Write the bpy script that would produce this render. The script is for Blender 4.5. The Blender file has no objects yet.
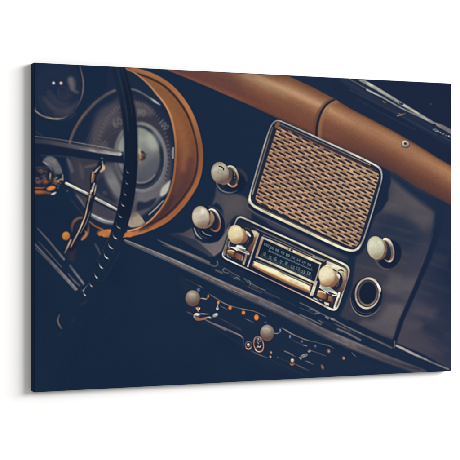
# A canvas print hanging on a white wall.  The only solid things in the photograph are the stretched canvas and
# the wall behind it; the dashboard is ink on the flat canvas, so it is built as the flat printed face of that
# canvas.  Every element of the printed picture is a mesh of its own, a cut-out of the one flat printed face.
import bpy, bmesh, math
import numpy as np
from mathutils import Vector

S = bpy.context.scene
C = S.collection

# ------------------------------------------------------------------ camera
F_PX = 1375.529
cam_d = bpy.data.cameras.new('camera')
cam = bpy.data.objects.new('camera', cam_d)
C.objects.link(cam)
cam.location = (-1.16053, -2.43529, 0.00496)
cam.rotation_euler = (math.pi / 2, 0, -0.424994)
cam_d.sensor_width = 36.0
cam_d.lens = F_PX / 460 * 36.0
cam_d.shift_y = -5.219 / 460
cam_d.clip_start = 0.05
cam_d.clip_end = 100
S.camera = cam

# ------------------------------------------------------------------ light: soft studio light from the right and a little above
w = bpy.data.worlds.new('World')
S.world = w
w.use_nodes = True
w.node_tree.nodes['Background'].inputs['Color'].default_value = (1, 1, 1, 1)
w.node_tree.nodes['Background'].inputs['Strength'].default_value = 0.48


def area(name, loc, target, sx, sy, power):
    d = bpy.data.lights.new(name, 'AREA')
    d.shape = 'RECTANGLE'
    d.size, d.size_y, d.energy = sx, sy, power
    o = bpy.data.objects.new(name, d)
    C.objects.link(o)
    o.location = loc
    o.rotation_euler = (Vector(target) - Vector(loc)).to_track_quat('-Z', 'Y').to_euler()
    return o


area('softbox', (8.2, -6.0, 3.0), (0, 0, 0), 7.6, 4.0, 1640)

S.view_settings.view_transform = 'Standard'
S.view_settings.look = 'None'
S.view_settings.exposure = 0
S.view_settings.gamma = 1
S.view_settings.use_curve_mapping = False
S.render.engine = 'CYCLES'

LIT = 1.37          # light falling on the printed face relative to white; the inks below are image colours judged by eye / LIT

# ------------------------------------------------------------------ the print's vertex grid, drawn in image pixels
W, H = 0.90, 0.60
NX, NY = 1120, 860
# camera projection of the print plane (metres -> image pixels); the picture is traced there
_u = np.linspace(-W / 2, W / 2, NX)
_v = np.linspace(H / 2, -H / 2, NY)
UU, VV = np.meshgrid(_u, _v)
_yaw = -0.424994


def to_image_px(u, v):
    qx, qy = u + 1.16053, 2.43529
    r = qx * math.cos(_yaw) + qy * math.sin(_yaw)
    d = -qx * math.sin(_yaw) + qy * math.cos(_yaw)
    return 230 + F_PX * r / d, 230 - 5.219 - F_PX * (v - 0.00496) / d


X, Y = to_image_px(UU, VV)
INK = np.zeros((NY, NX, 3))
LAB = np.zeros((NY, NX), np.int16)
NAMES = ['printed_background']


def lab_id(n):
    if n not in NAMES:
        NAMES.append(n)
    return NAMES.index(n)


def region(x0, y0, x1, y1):
    colx = X[NY // 2]
    i0 = int(np.searchsorted(colx, x0)) - 1
    i1 = int(np.searchsorted(colx, x1)) + 2
    i0, i1 = max(0, min(i0, NX - 1)), max(1, min(i1, NX))
    ys = Y[:, [i0, i1 - 1]]
    j0 = int(min(np.searchsorted(ys[:, 0], y0), np.searchsorted(ys[:, 1], y0))) - 1
    j1 = int(max(np.searchsorted(ys[:, 0], y1), np.searchsorted(ys[:, 1], y1))) + 2
    j0, j1 = max(0, min(j0, NY - 1)), max(1, min(j1, NY))
    return slice(j0, j1), slice(i0, i1)


def put(sl, a, col, lab=None):
    x, y = X[sl], Y[sl]
    c = col(x, y) if callable(col) else np.asarray(col, float)
    c = np.broadcast_to(c, x.shape + (3,))
    INK[sl] = INK[sl] * (1 - a[..., None]) + c * a[..., None]
    if lab is not None:
        LAB[sl][a > 0.5] = lab_id(lab)


def ease(t):
    t = np.clip(t, 0, 1)
    return t * t * (3 - 2 * t)


def spline(pts, closed=True, n=8):
    p = np.asarray(pts, float)
    m = len(p)
    out = []
    for i in range(m if closed else m - 1):
        if closed:
            a, b, c, d = p[(i - 1) % m], p[i], p[(i + 1) % m], p[(i + 2) % m]
        else:
            a, b, c, d = p[max(i - 1, 0)], p[i], p[i + 1], p[min(i + 2, m - 1)]
        for k in range(n):
            t = k / n
            out.append(0.5 * ((2 * b) + (c - a) * t + (2 * a - 5 * b + 4 * c - d) * t * t + (3 * b - a - 3 * c + d) * t ** 3))
    if not closed:
        out.append(p[-1])
    return np.array(out)


def rounded(pts, r, n=7):
    p = np.asarray(pts, float)
    rr = r if hasattr(r, '__len__') else [r] * len(p)
    out = []
    for i in range(len(p)):
        a, b, c = p[i - 1], p[i], p[(i + 1) % len(p)]
        s = b + (a - b) / np.linalg.norm(a - b) * rr[i]
        e = b + (c - b) / np.linalg.norm(c - b) * rr[i]
        for k in range(n + 1):
            t = k / n
            out.append((1 - t) ** 2 * s + 2 * t * (1 - t) * b + t * t * e)
    return np.array(out)


def seg(x, y, a, b):
    d = b - a
    L = max(d @ d, 1e-9)
    t = np.clip(((x - a[0]) * d[0] + (y - a[1]) * d[1]) / L, 0, 1)
    return np.hypot(x - a[0] - t * d[0], y - a[1] - t * d[1]), t


def sdf(pts, x, y):
    p = np.asarray(pts, float)
    d = np.full(x.shape, 1e9)
    ins = np.zeros(x.shape, bool)
    for i in range(len(p)):
        a, b = p[i - 1], p[i]
        d = np.minimum(d, seg(x, y, a, b)[0])
        if a[1] != b[1]:
            ins ^= ((a[1] > y) != (b[1] > y)) & (x < (b[0] - a[0]) * (y - a[1]) / (b[1] - a[1]) + a[0])
    return np.where(ins, -d, d)


def bbox(p, m):
    p = np.asarray(p, float)
    return region(p[:, 0].min() - m, p[:, 1].min() - m, p[:, 0].max() + m, p[:, 1].max() + m)


def fill(pts, col, soft=0.7, lab=None, op=1.0, sm=False, clip=None):
    if sm:
        pts = spline(pts)
    sl = bbox(pts, soft + 1)
    a = ease(0.5 - sdf(pts, X[sl], Y[sl]) / (2 * soft)) * op
    if clip is not None:
        a = a * clip(X[sl], Y[sl])
    put(sl, a, col, lab)


def line(pts, wd, col, soft=0.6, lab=None, op=1.0, sm=False, clip=None):
    """ink line through pts; wd and col may be one value or one per point"""
    p = np.asarray(pts, float)
    wd = np.full(len(p), float(wd)) if np.isscalar(wd) else np.asarray(wd, float)
    cc = np.asarray(col, float)
    cc = np.tile(cc, (len(p), 1)) if cc.ndim == 1 else cc
    if sm:
        k = 6
        q = spline(p, closed=False, n=k)
        s = np.linspace(0, len(p) - 1, len(q))
        wd = np.interp(s, np.arange(len(p)), wd)
        cc = np.stack([np.interp(s, np.arange(len(p)), cc[:, i]) for i in range(3)], 1)
        p = q
    sl = bbox(p, wd.max() / 2 + soft + 1)
    x, y = X[sl], Y[sl]
    best = np.full(x.shape, 1e9)
    col_ = np.zeros(x.shape + (3,))
    for i in range(len(p) - 1):
        d, t = seg(x, y, p[i], p[i + 1])
        d = d - (wd[i] * (1 - t) + wd[i + 1] * t) / 2
        m = d < best
        best[m] = d[m]
        tm = t[m][:, None]
        col_[m] = cc[i] * (1 - tm) + cc[i + 1] * tm
    a = ease(0.5 - best / (2 * soft)) * op
    if clip is not None:
        a = a * clip(x, y)
    put(sl, a, lambda *_: col_, lab)


def ell_sd(x, y, cx, cy, rx, ry, ang=0):
    c, s = math.cos(math.radians(ang)), math.sin(math.radians(ang))
    dx, dy = x - cx, y - cy
    p, q = (dx * c + dy * s) / rx, (-dx * s + dy * c) / ry
    k = np.hypot(p, q)
    g = np.hypot(p / rx, q / ry) / np.maximum(k, 1e-6)
    return (k - 1) / np.maximum(g, 1e-6)


def ell(cx, cy, rx, ry, col, ang=0, soft=0.7, lab=None, op=1.0, clip=None):
    m = max(rx, ry) + soft + 1
    sl = region(cx - m, cy - m, cx + m, cy + m)
    a = ease(0.5 - ell_sd(X[sl], Y[sl], cx, cy, rx, ry, ang) / (2 * soft)) * op
    if clip is not None:
        a = a * clip(X[sl], Y[sl])
    put(sl, a, col, lab)


def arc(cx, cy, rx, ry, a0, a1, wd, col, ang=0, soft=0.6, lab=None, op=1.0, n=28, clip=None):
    """part of an ellipse outline, angles in degrees clockwise from the right"""
    t = np.radians(np.linspace(a0, a1, n))
    c, s = math.cos(math.radians(ang)), math.sin(math.radians(ang))
    px, py = rx * np.cos(t), ry * np.sin(t)
    pts = np.stack([cx + px * c - py * s, cy + px * s + py * c], 1)
    if not np.isscalar(wd):
        wd = np.interp(np.linspace(0, 1, n), np.linspace(0, 1, len(wd)), wd)
    cc = np.asarray(col, float)
    if cc.ndim == 2:
        cc = np.stack([np.interp(np.linspace(0, 1, n), np.linspace(0, 1, len(cc)), cc[:, i]) for i in range(3)], 1)
    line(pts, wd, cc, soft, lab, op, clip=clip)


def stops(t, st):
    k = [s[0] for s in st]
    return np.stack([np.interp(t, k, [s[1][i] for s in st]) for i in range(3)], -1)


def lin(p0, p1, st):
    p0, p1 = np.asarray(p0, float), np.asarray(p1, float)
    d = p1 - p0
    return lambda x, y: stops(((x - p0[0]) * d[0] + (y - p0[1]) * d[1]) / (d @ d), st)


def rad(cx, cy, r, st, asp=1.0):
    return lambda x, y: stops(np.hypot(x - cx, (y - cy) / asp) / r, st)


def vnoise(x, y, sc, seed=0, ang=0.0, asp=1.0):
    c, s = math.cos(ang), math.sin(ang)
    p, q = (x * c + y * s) / (sc * asp), (-x * s + y * c) / sc
    rng = np.random.default_rng(seed)
    tab = rng.random((128, 128))
    i, j = np.floor(p).astype(int), np.floor(q).astype(int)
    f, g = ease(p - i), ease(q - j)
    at = lambda a, b: tab[a % 128, b % 128]
    return (at(i, j) * (1 - f) + at(i + 1, j) * f) * (1 - g) + (at(i, j + 1) * (1 - f) + at(i + 1, j + 1) * f) * g


def grained(col, amp, sc, seed, ang=0.0, asp=1.0):
    """a colour with leather or brushed-metal grain"""
    def f(x, y):
        c = col(x, y) if callable(col) else np.broadcast_to(np.asarray(col, float), x.shape + (3,))
        n = (vnoise(x, y, sc, seed, ang, asp) - .5) + .6 * (vnoise(x, y, sc * .45, seed + 1, ang, asp) - .5)
        return np.clip(c * (1 + amp * n)[..., None], 0, 255)
    return f


def T(ox, oy, s=4.6):  # zoomed crop coordinates -> image pixels
    return lambda *pts: [(ox + a / s, oy + b / s) for a, b in pts]


NAVY = (22, 41, 66)
DEEP = (19, 33, 57)
INK[:] = np.array(NAVY) + ((vnoise(X, Y, 38, 91) - .5) * 3.0 + (vnoise(X, Y, 14, 92) - .5) * 1.6)[..., None] * np.array((.8, 1, 1.1))

# ================================================================== windscreen side (upper right)
up = [(286, 75), (296.7, 79.6), (315, 88.3), (334.8, 99), (350, 108.2), (371.7, 119.5), (393.5, 131), (415, 143.4), (437, 157.3), (452, 166)]
lo = [(168, 70.5), (190, 79.3), (213.5, 89.3), (246, 103.5), (278, 118.4), (316, 136), (345, 149.5), (378, 165), (396, 174), (415, 186.7), (437, 197.8), (452, 206)]
fill(up + [(460, 60), (280, 60)], lin((330, 140), (430, 70), [(0, (27, 43, 69)), (.5, (24, 38, 64)), (1, (22, 34, 60))]), lab='windscreen')
t5 = T(350, 70)
line(t5((-60, -4), (0, 40), (150, 120), (370, 262), (470, 312)), [2.2, 2.4, 3, 3.4, 3], (36, 50, 74), 1.6, op=.8)
line(t5((-40, 40), (60, 105), (200, 178), (330, 262), (470, 345)), 5.5, [(40, 52, 73), (44, 54, 74), (38, 48, 71), (33, 46, 71), (30, 44, 70)], 2.2, op=.8)
line(t5((0, 92), (120, 152), (260, 225), (400, 300)), 1.1, (52, 58, 76), .8, op=.8)
line(t5((30, 132), (150, 200), (300, 275)), .9, (44, 54, 76), .8, op=.7)
line(t5((0, 43), (70, 83), (160, 132), (240, 175)), 1.1, [(92, 92, 98), (100, 97, 100), (78, 80, 92), (45, 56, 78)], .6)
# the wiper arm
wl = 'wiper_arm'
line(t5((78, 91), (150, 126), (235, 175), (330, 218), (378, 243)), [1.7, 1.5, 1.5, 1.5, 1.5], [(170, 168, 158), (142, 140, 138), (126, 126, 130), (160, 156, 148), (150, 146, 142)], .6, wl)
line(t5((48, 44), (120, 84), (235, 154), (300, 193), (385, 244)), [3.4, 3.3, 3.0, 2.6, 2.3], [(162, 163, 152), (168, 167, 153), (150, 148, 143), (172, 168, 155), (130, 128, 128)], .7, wl)
line(t5((60, 52), (130, 95), (225, 152)), .7, (110, 112, 114), .5, op=.7)
line(t5((383, 242), (420, 258), (465, 285)), [1.8, 3.4, 4.2], [(130, 126, 125), (122, 120, 122), (108, 108, 114)], .8, wl)
ell(401.3, 103.4, 2.4, 1.4, (38, 48, 70), 30, .6)
ell(400.8, 102.4, 1.0, .8, (120, 120, 120), 0, .5)
tW = T(420, 110, 13.14)
line(tW((215, 190), (280, 220), (340, 248), (420, 290)), [2.2, 3.2, 3.4, 3.4], [(128, 124, 124), (116, 112, 116), (104, 102, 110), (112, 108, 112)], .8, wl)
rw_ = np.random.default_rng(2)
for i in range(15):
    f = i / 14
    gx, gy = 434.4 + 17 * f, 129.6 + 8.2 * f + rw_.normal(0, .5)
    ell(gx, gy, .5 + .5 * rw_.random(), .5 + .5 * rw_.random(), [(150, 148, 148), (112, 110, 116), (180, 176, 172), (70, 74, 90)][int(rw_.integers(4))], 20, .5, op=.9)
line(tW((170, 256), (210, 250), (225, 268)), .8, (120, 118, 122), .5)
line(tW((185, 185), (205, 200), (200, 225)), 1.0, (30, 40, 60), .5)
line(t5((150, 142), (158, 147), (164, 151)), [.6, 1.2, .6], (140, 104, 70), .6)
line(t5((218, 211), (232, 207), (256, 199)), [1.2, 1.4, .6], [(150, 104, 60), (150, 116, 76), (96, 80, 76)], .6)
line(t5((222, 199), (240, 206)), .8, (120, 98, 80), .5)
ell(431, 104, 1.2, .8, (56, 62, 78), 20, .8)
line(t5((420, 305), (470, 330)), 1, (70, 74, 90), .8, op=.7)

# ================================================================== dashboard panel with its glossy reflections
dash = lo[:1] + lo[1:] + [(460, 380), (422, 369), (350, 337), (322, 325), (270, 299), (211, 262), (170, 244), (126, 236), (150, 228), (184, 205), (200, 170), (196, 125), (180, 95)]
fill(dash, NAVY, lab='dashboard_panel')


def in_poly(pts, soft=.8):
    return lambda x, y: ease(.5 - sdf(pts, x, y) / (2 * soft))


gap = [(441, 205), (438.5, 222), (433.8, 243), (427, 262), (415, 290), (401.5, 320), (394.2, 341.5)]
panel_right = [(384, 168), (396, 175), (415, 187), (440, 200), (437, 222), (432, 243), (413, 290), (394, 340), (380, 336), (350, 322), (340, 316), (352, 288), (356, 256), (366, 243)]
t3 = T(350, 140)
t7 = T(350, 220)
clipR = in_poly(panel_right, 1.5)
fill(panel_right, lin((375, 180), (395, 330), [(0, (58, 60, 76)), (.35, (44, 53, 75)), (.6, (62, 62, 76)), (1, (54, 57, 74))]), 2.0, 'dashboard_panel', sm=False)
fill(t3((185, 140), (250, 200), (330, 260), (400, 320), (385, 400), (330, 420), (250, 340), (170, 330), (150, 320), (190, 240)), (88, 82, 88), 9, op=.85, clip=clipR)
fill(t3((175, 345), (260, 370), (330, 430), (300, 500), (100, 520), (105, 420)), (40, 51, 74), 7, op=.9, clip=clipR)
fill(t7((190, 255), (330, 262), (300, 340), (190, 345), (150, 310)), (98, 92, 98), 6, op=.7, clip=clipR)
fill(t7((170, 385), (260, 360), (260, 450), (200, 500), (110, 480)), (108, 100, 103), 7, op=.75, clip=clipR)
fill(t7((165, 345), (215, 352), (275, 372), (250, 392), (170, 372)), (64, 64, 82), 3.5, op=.9, clip=clipR)
fill(t7((290, 130), (370, 100), (330, 230), (250, 260)), (60, 62, 84), 8, op=.7, clip=clipR)
fill(t7((60, 460), (180, 470), (240, 520), (200, 545), (40, 480)), (92, 86, 94), 4, op=.8, clip=clipR)
# brushed streaks on the panel
sl = region(350, 168, 445, 342)
n = vnoise(X[sl], Y[sl], 4.5, 5, math.radians(14), 4)
put(sl, ease((n - .45) * 2.5) * .10 * clipR(X[sl], Y[sl]), (112, 105, 110))
# dark strip under the pad and beside the speaker
fill([(380, 166), (390, 172), (391, 182), (388.5, 190), (388, 200), (382, 210), (375, 216), (368, 236), (364, 248), (352, 258), (356, 250), (366, 238), (380, 186)], (22, 38, 64), 1.3)
line([(376, 165.5), (396, 178), (415, 192), (437, 206), (452, 214)], [3, 6, 9, 12, 14], (25, 42, 68), 4.0, op=.97)
fill([(428, 196), (452, 200), (452, 250), (428, 262), (432, 235), (436, 214)], (26, 42, 68), 4.0, op=.9)
# left part of the panel, seen between the knobs
t6 = T(170, 220)
tk = T(170, 140)
left_refl = tk((217, 205), (222, 232), (262, 250), (300, 248), (345, 262), (372, 292), (398, 345), (430, 385), (320, 350), (292, 360), (262, 395), (247, 425), (246, 350), (237, 310), (214, 290), (196, 296), (207, 255))
fill(left_refl, lin((215, 190), (250, 222), [(0, (72, 71, 82)), (.5, (82, 78, 86)), (1, (62, 63, 76))]), 2.0, sm=True)
fill(t6((-10, 66), (30, 60), (62, 58), (100, 36), (110, 60), (118, 85), (150, 105), (185, 108), (222, 98), (250, 62), (276, 15), (262, 80), (240, 140), (205, 166), (184, 168), (120, 132), (60, 96)),
     lin((175, 232), (212, 252), [(0, (58, 61, 76)), (.5, (90, 85, 92)), (1, (116, 108, 109))]), 1.2)
fill(tk((255, 262), (320, 270), (350, 300), (340, 335), (280, 340), (255, 330)), (92, 86, 92), 6, op=.6)

# ------------------------------------------------------------------ glovebox door right of the gap
glove = [(441, 208), (437, 232), (428, 262), (416, 291), (403, 322), (396.5, 343), (420, 352.5), (452, 370), (460, 300), (460, 205)]
clipG = in_poly(glove, 1.2)
fill(glove, lin((400, 320), (456, 300), [(0, (70, 67, 82)), (.45, (52, 56, 77)), (1, (28, 42, 68))]), 1.0, 'glovebox_door')
fill([(441, 212), (452, 212), (452, 262), (430, 262)], (27, 42, 68), 5, op=.9, clip=clipG)
fill(T(350, 290)((300, 60), (400, 90), (380, 130), (290, 110)), (80, 75, 86), 6, op=.7, clip=clipG)
fill(T(350, 290)((250, 150), (350, 150), (330, 185), (260, 190)), (84, 77, 86), 5, op=.6, clip=clipG)
fill(T(350, 290)((340, 140), (440, 190), (420, 220), (330, 180)), (38, 48, 70), 5, op=.8, clip=clipG)
fill(T(350, 290)((225, 190), (330, 210), (420, 290), (350, 290), (220, 230)), (74, 70, 82), 5, op=.6, clip=clipG)
fill(t7((385, 150), (450, 170), (440, 200), (375, 200)), (58, 60, 78), 6, op=.6, clip=clipG)
sl = region(395, 205, 452, 372)
n = vnoise(X[sl], Y[sl], 5, 9, math.radians(20), 4)
put(sl, ease((n - .45) * 2.5) * .09 * clipG(X[sl], Y[sl]), (104, 98, 102))
line(gap, [9, 8, 6.4, 5, 4.6, 4.4, 4], [(25, 42, 68), (24, 41, 67), (22, 38, 64), (21, 36, 62), (20, 35, 61), (20, 35, 61), (20, 35, 61)], 1.4, 'dashboard_panel')
line([(435, 222), (431, 240), (421, 266), (408, 296), (396, 325)], .6, (74, 72, 84), .7, op=.45, sm=True)

# ================================================================== trim under the dash
tb = T(250, 290)
tr = T(350, 290)
under = [(120, 236), (170, 246), (211, 264), (270, 301), (322, 327), (350, 339), (394, 345), (452, 372), (430, 390), (300, 345), (180, 300), (120, 250)]
# upper thin rail
line([(158, 240), (170, 246), (185, 252.2), (200, 258.6), (209, 262.6)], [1.2, 2.2, 2.6, 2.8, 2.2], [(70, 72, 86), (112, 108, 112), (122, 117, 118), (116, 110, 112), (100, 98, 104)], .8, 'trim_rail')
line([(163, 245), (180, 252), (200, 261), (209, 264.6)], [.8, 1, 1, .8], (74, 74, 86), .7)
fill([(163, 233), (178, 234.5), (196, 240), (212, 254), (214, 258), (190, 250), (170, 240)], (24, 39, 64), 1.2, op=.6)
# main rail
rail = [(125, 240.5), (145, 248.8), (170, 259.4), (200, 273.2), (235, 289.4), (270, 304.8), (300, 319.5), (322, 331), (350, 343.5), (385, 358), (424, 372.5)]
rw = [1.6, 3.0, 4.0, 4.6, 5.6, 6.4, 6.8, 7, 8, 7.4, 6]
rc = [(126, 122, 120), (120, 117, 119), (124, 119, 120), (116, 110, 114), (124, 117, 118), (104, 99, 106), (92, 88, 98), (88, 84, 93), (112, 106, 110), (86, 82, 92), (66, 66, 80)]
line(rail, rw, rc, 1.0, 'trim_rail', sm=True)
line([(x, y - w_ * .36) for (x, y), w_ in zip(rail, rw)], .9, [(150, 144, 140)] * 4 + [(138, 130, 128), (128, 121, 122), (108, 102, 108), (112, 106, 110), (124, 117, 118), (96, 92, 98), (66, 66, 80)], .6, op=.8, sm=True)
line([(x, y + w_ * .08) for (x, y), w_ in zip(rail, rw)], .8, (82, 80, 92), .7, op=.7, sm=True)
line([(x + 1, y + w_ * .5 + 1.4) for (x, y), w_ in zip(rail, rw)], .9, [(92, 92, 102)] * 5 + [(86, 84, 94), (80, 78, 90), (72, 72, 86), (74, 72, 84), (50, 56, 76), (36, 48, 72)], .6, sm=True)
line([(x + 2, y + w_ * .5 + 3.2) for (x, y), w_ in zip(rail[2:9], rw[2:9])], .7, [(46, 56, 78)] * 2 + [(64, 68, 84)] * 3 + [(60, 62, 80), (52, 58, 78)], .7, op=.8, sm=True)
# broken reflections between rail and radio
for a, b, wd_, c in [((322, 318), (350, 331), 1.4, (96, 92, 100)), ((330, 322), (352, 333), .9, (60, 64, 82))]:
    line([a, b], wd_, c, .6, 'trim_rail')
line(tr((0, 176), (60, 205), (130, 236), (200, 270)), [1.2, 1.5, 2, 1.8], [(112, 106, 110), (104, 98, 104), (96, 90, 98), (84, 80, 90)], .8, 'trim_rail')
line(tr((0, 150), (70, 186), (140, 218), (200, 248)), [5, 4.2, 3.4, 3], (24, 38, 63), 1.1)
line(tr((0, 205), (80, 238), (150, 272), (200, 300)), 4.2, (25, 40, 65), 1.2)
line(tr((98, 252), (180, 292)), 2.4, (26, 41, 66), .9)
line(tr((0, 250), (80, 282), (160, 320), (260, 352), (320, 366)), [4, 4, 3.6, 3.2, 2], [(98, 92, 99), (80, 76, 87), (66, 64, 79), (52, 54, 72), (36, 46, 68)], 1.3, op=.8)
# bright strip under the glovebox
line(tr((214, 256), (240, 268), (300, 298), (350, 320)), [2.0, 2.6, 2.4, 1.8], [(190, 180, 168), (176, 166, 158), (160, 150, 146), (140, 132, 130)], .7, 'trim_rail')
line(tr((354, 322), (400, 343), (452, 364)), [1.6, 1.6, 1.8], [(120, 112, 112), (112, 104, 106), (132, 120, 116)], .7, 'trim_rail')
line(tr((205, 235), (205, 262)), 1.4, (96, 92, 100), .8)
line(tr((200, 272), (260, 302), (340, 340), (420, 372)), 3, (26, 41, 67), 1.2)

tE, tF = T(205, 255, 7.667), T(300, 295, 7.667)
for pts, wd_, c in [(((0, 50), (50, 78), (80, 86), (96, 70), (94, 48)), 2.0, (112, 108, 112)), (((85, 116), (130, 136)), 2.6, (116, 110, 114)), (((152, 104), (136, 112), (150, 134), (178, 138)), 1.1, (150, 146, 148)),
                    (((150, 100), (200, 132), (266, 166)), 1.2, (112, 108, 114)), (((225, 178), (245, 172), (266, 188)), 1.3, (150, 144, 146)), (((230, 182), (250, 186)), .9, (104, 100, 108)),
                    (((300, 180), (320, 196)), 1.5, (120, 116, 120)), (((322, 206), (350, 216), (400, 244), (462, 272)), 1.4, (126, 120, 124)), (((338, 196), (350, 216), (345, 228)), 1.2, (150, 146, 148)), (((330, 240), (370, 262), (432, 292)), 1.3, (96, 92, 100)), (((340, 226), (400, 262), (460, 290)), .8, (84, 82, 92)),
                    (((270, 112), (290, 130)), 1.2, (64, 68, 84)), (((135, 50), (165, 72)), 1.2, (60, 64, 80))]:
    line(tE(*pts), wd_ * .85, tuple(.82 * v + 6 for v in c), .7, op=.85, sm=len(pts) > 2)
fill(tF((146, 150), (190, 172), (232, 188), (286, 240), (268, 266), (205, 234), (160, 200)), (24, 40, 65), .9)
for pts, wd_, c in [(((0, 60), (90, 102), (180, 152), (250, 184)), 1.1, (126, 120, 122)), (((78, 106), (112, 116), (146, 140), (120, 142)), 2.0, (122, 116, 120)), (((200, 170), (215, 180)), 2.0, (150, 144, 146)), (((240, 182), (262, 190)), 2.2, (160, 154, 152)), (((262, 190), (350, 240), (462, 292)), 1.6, (124, 118, 122)),
                    (((145, 195), (175, 214)), 1.4, (120, 114, 118)), (((0, 98), (60, 122), (110, 150)), 1.0, (80, 80, 92)), (((290, 262), (360, 290), (462, 345)), 2.4, (122, 116, 120)), (((0, 150), (80, 186), (160, 226)), 1.6, (128, 122, 124))]:
    line(tF(*pts), wd_ * .9, tuple(.86 * v + 4 for v in c), .7, op=.9)
rs = np.random.default_rng(12)
for i in range(26):
    f = rs.random()
    x0 = 205 + 150 * f
    y0 = 262 + (x0 - 205) * .47 + rs.normal(0, 3.0) + 2
    L_ = 3 + rs.random() * 12
    v_ = rs.random()
    line([(x0, y0), (x0 + L_, y0 + L_ * (.44 + rs.random() * .1))], .5 + rs.random() * 1.1, tuple(np.array((44, 54, 76)) * (1 - v_) + np.array((90, 88, 98)) * v_), .7, op=.2 + .35 * rs.random())
# ================================================================== leather pad over the dashboard
lo_a, up_a = np.array(lo), np.array(up)
pad = lo + up[::-1] + [(270, 60), (168, 60)]


def pad_t(x, y):
    yu = np.interp(x, [160, 200, 250, 289] + list(up_a[1:, 0]), [52, 58, 66, 76.2] + list(up_a[1:, 1]))
    yl = np.interp(x, lo_a[:, 0], lo_a[:, 1])
    return (y - yu) / (yl - yu)


def pad_col(x, y):
    t = np.clip(pad_t(x, y), 0, 1)
    A = stops(t, [(0, (108, 72, 48)), (.08, (128, 84, 54)), (.2, (158, 116, 78)), (.3, (180, 140, 98)), (.42, (157, 110, 72)), (.58, (134, 86, 58)), (.78, (118, 72, 52)), (.93, (112, 68, 52)), (1, (92, 56, 50))])
    B = stops(t, [(0, (96, 62, 48)), (.08, (146, 100, 64)), (.2, (166, 120, 80)), (.34, (160, 112, 74)), (.5, (136, 88, 58)), (.7, (110, 68, 52)), (.88, (92, 60, 52)), (1, (76, 52, 56))])
    L = stops(t, [(0, (128, 84, 62)), (.3, (124, 80, 60)), (.55, (106, 68, 58)), (.8, (108, 66, 56)), (1, (132, 80, 58))])
    k = ease((x - 316) / 70)[..., None]
    c = A * (1 - k) + B * k
    k = ease((272 - x) / 60)[..., None] * ease((t + .05) / .35)[..., None]
    c = c * (1 - k) + L * k
    k = ease((250 - x) / 30)[..., None]
    c = c * (1 - k) + L * k
    m = (vnoise(x, y, 9, 21, math.radians(25), 2.2) - .5) * .06 + (vnoise(x, y, 2.0, 22) - .5) * .025 + (vnoise(x, y, .75, 23) - .5) * .055
    return c * (1 + m)[..., None]


fill(pad, pad_col, .8, 'leather_pad')
clipP = in_poly(pad, .8)
# sheen streaks on the crest of the roll
line([(256, 76), (285, 90), (310, 101), (330, 108)], [3, 5, 5, 2], (196, 158, 116), 3.2, op=.55, clip=clipP)
line([(246, 74), (262, 83), (285, 95)], [6, 5, 3], (158, 130, 96), 4.5, op=.6, clip=clipP)
line([(215, 90.5), (246, 105), (278, 119.6)], 1.6, (140, 84, 56), 1.0, op=.5, clip=clipP)
# seam
seam = [(336, 98.8), (330, 102), (325, 106.2), (321, 112.5), (318, 121), (316.6, 129), (316.4, 136)]
line([(x + 3.2, y + 1) for x, y in seam], 3.5, (158, 112, 74), 2, op=.6, sm=True, clip=clipP)
line([(x - 2.4, y - .4) for x, y in seam], 2.5, (100, 64, 46), 1.6, op=.7, sm=True, clip=clipP)
line(seam, [1.6, 2.0, 2.2, 2.4, 2.4, 2.4, 2.6], (34, 38, 56), .7, 'leather_pad/seam', sm=True, clip=clipP)
# rivet
ell(405.6, 144.4, 4.4, 3.6, (96, 62, 44), 20, .9, op=.8)
ell(405.4, 143.6, 3.7, 3.1, lin((402, 141), (409, 147), [(0, (190, 186, 172)), (.5, (164, 160, 150)), (1, (120, 116, 110))]), 20, .6, 'leather_pad/rivet')
ell(405.4, 143.6, 1.5, 1.2, (70, 66, 66), 20, .5)
ell(405.0, 143.3, .8, .7, (34, 38, 52), 20, .4)
line([(401, 147.6), (404, 148.4)], 1, (120, 116, 110), .6, op=.7)

# ================================================================== speaker grille
g_out = rounded([(273, 118.6), (384.5, 169.5), (358.5, 257), (248, 203.4)], [11, 12, 13, 9])
g_mid = rounded([(274, 121.4), (382.3, 171), (357.6, 254), (250.2, 202.2)], [9, 10, 11, 7])
g_in = rounded([(277.2, 124.3), (380.6, 172), (356.8, 250), (254.2, 201.2)], [8, 8, 9, 6])
fill([(x + 2.2, y + 2.4) for x, y in g_out], (21, 36, 62), 1.6)
fill(g_out, (30, 42, 64), .7, 'speaker_grille/frame')


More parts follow.
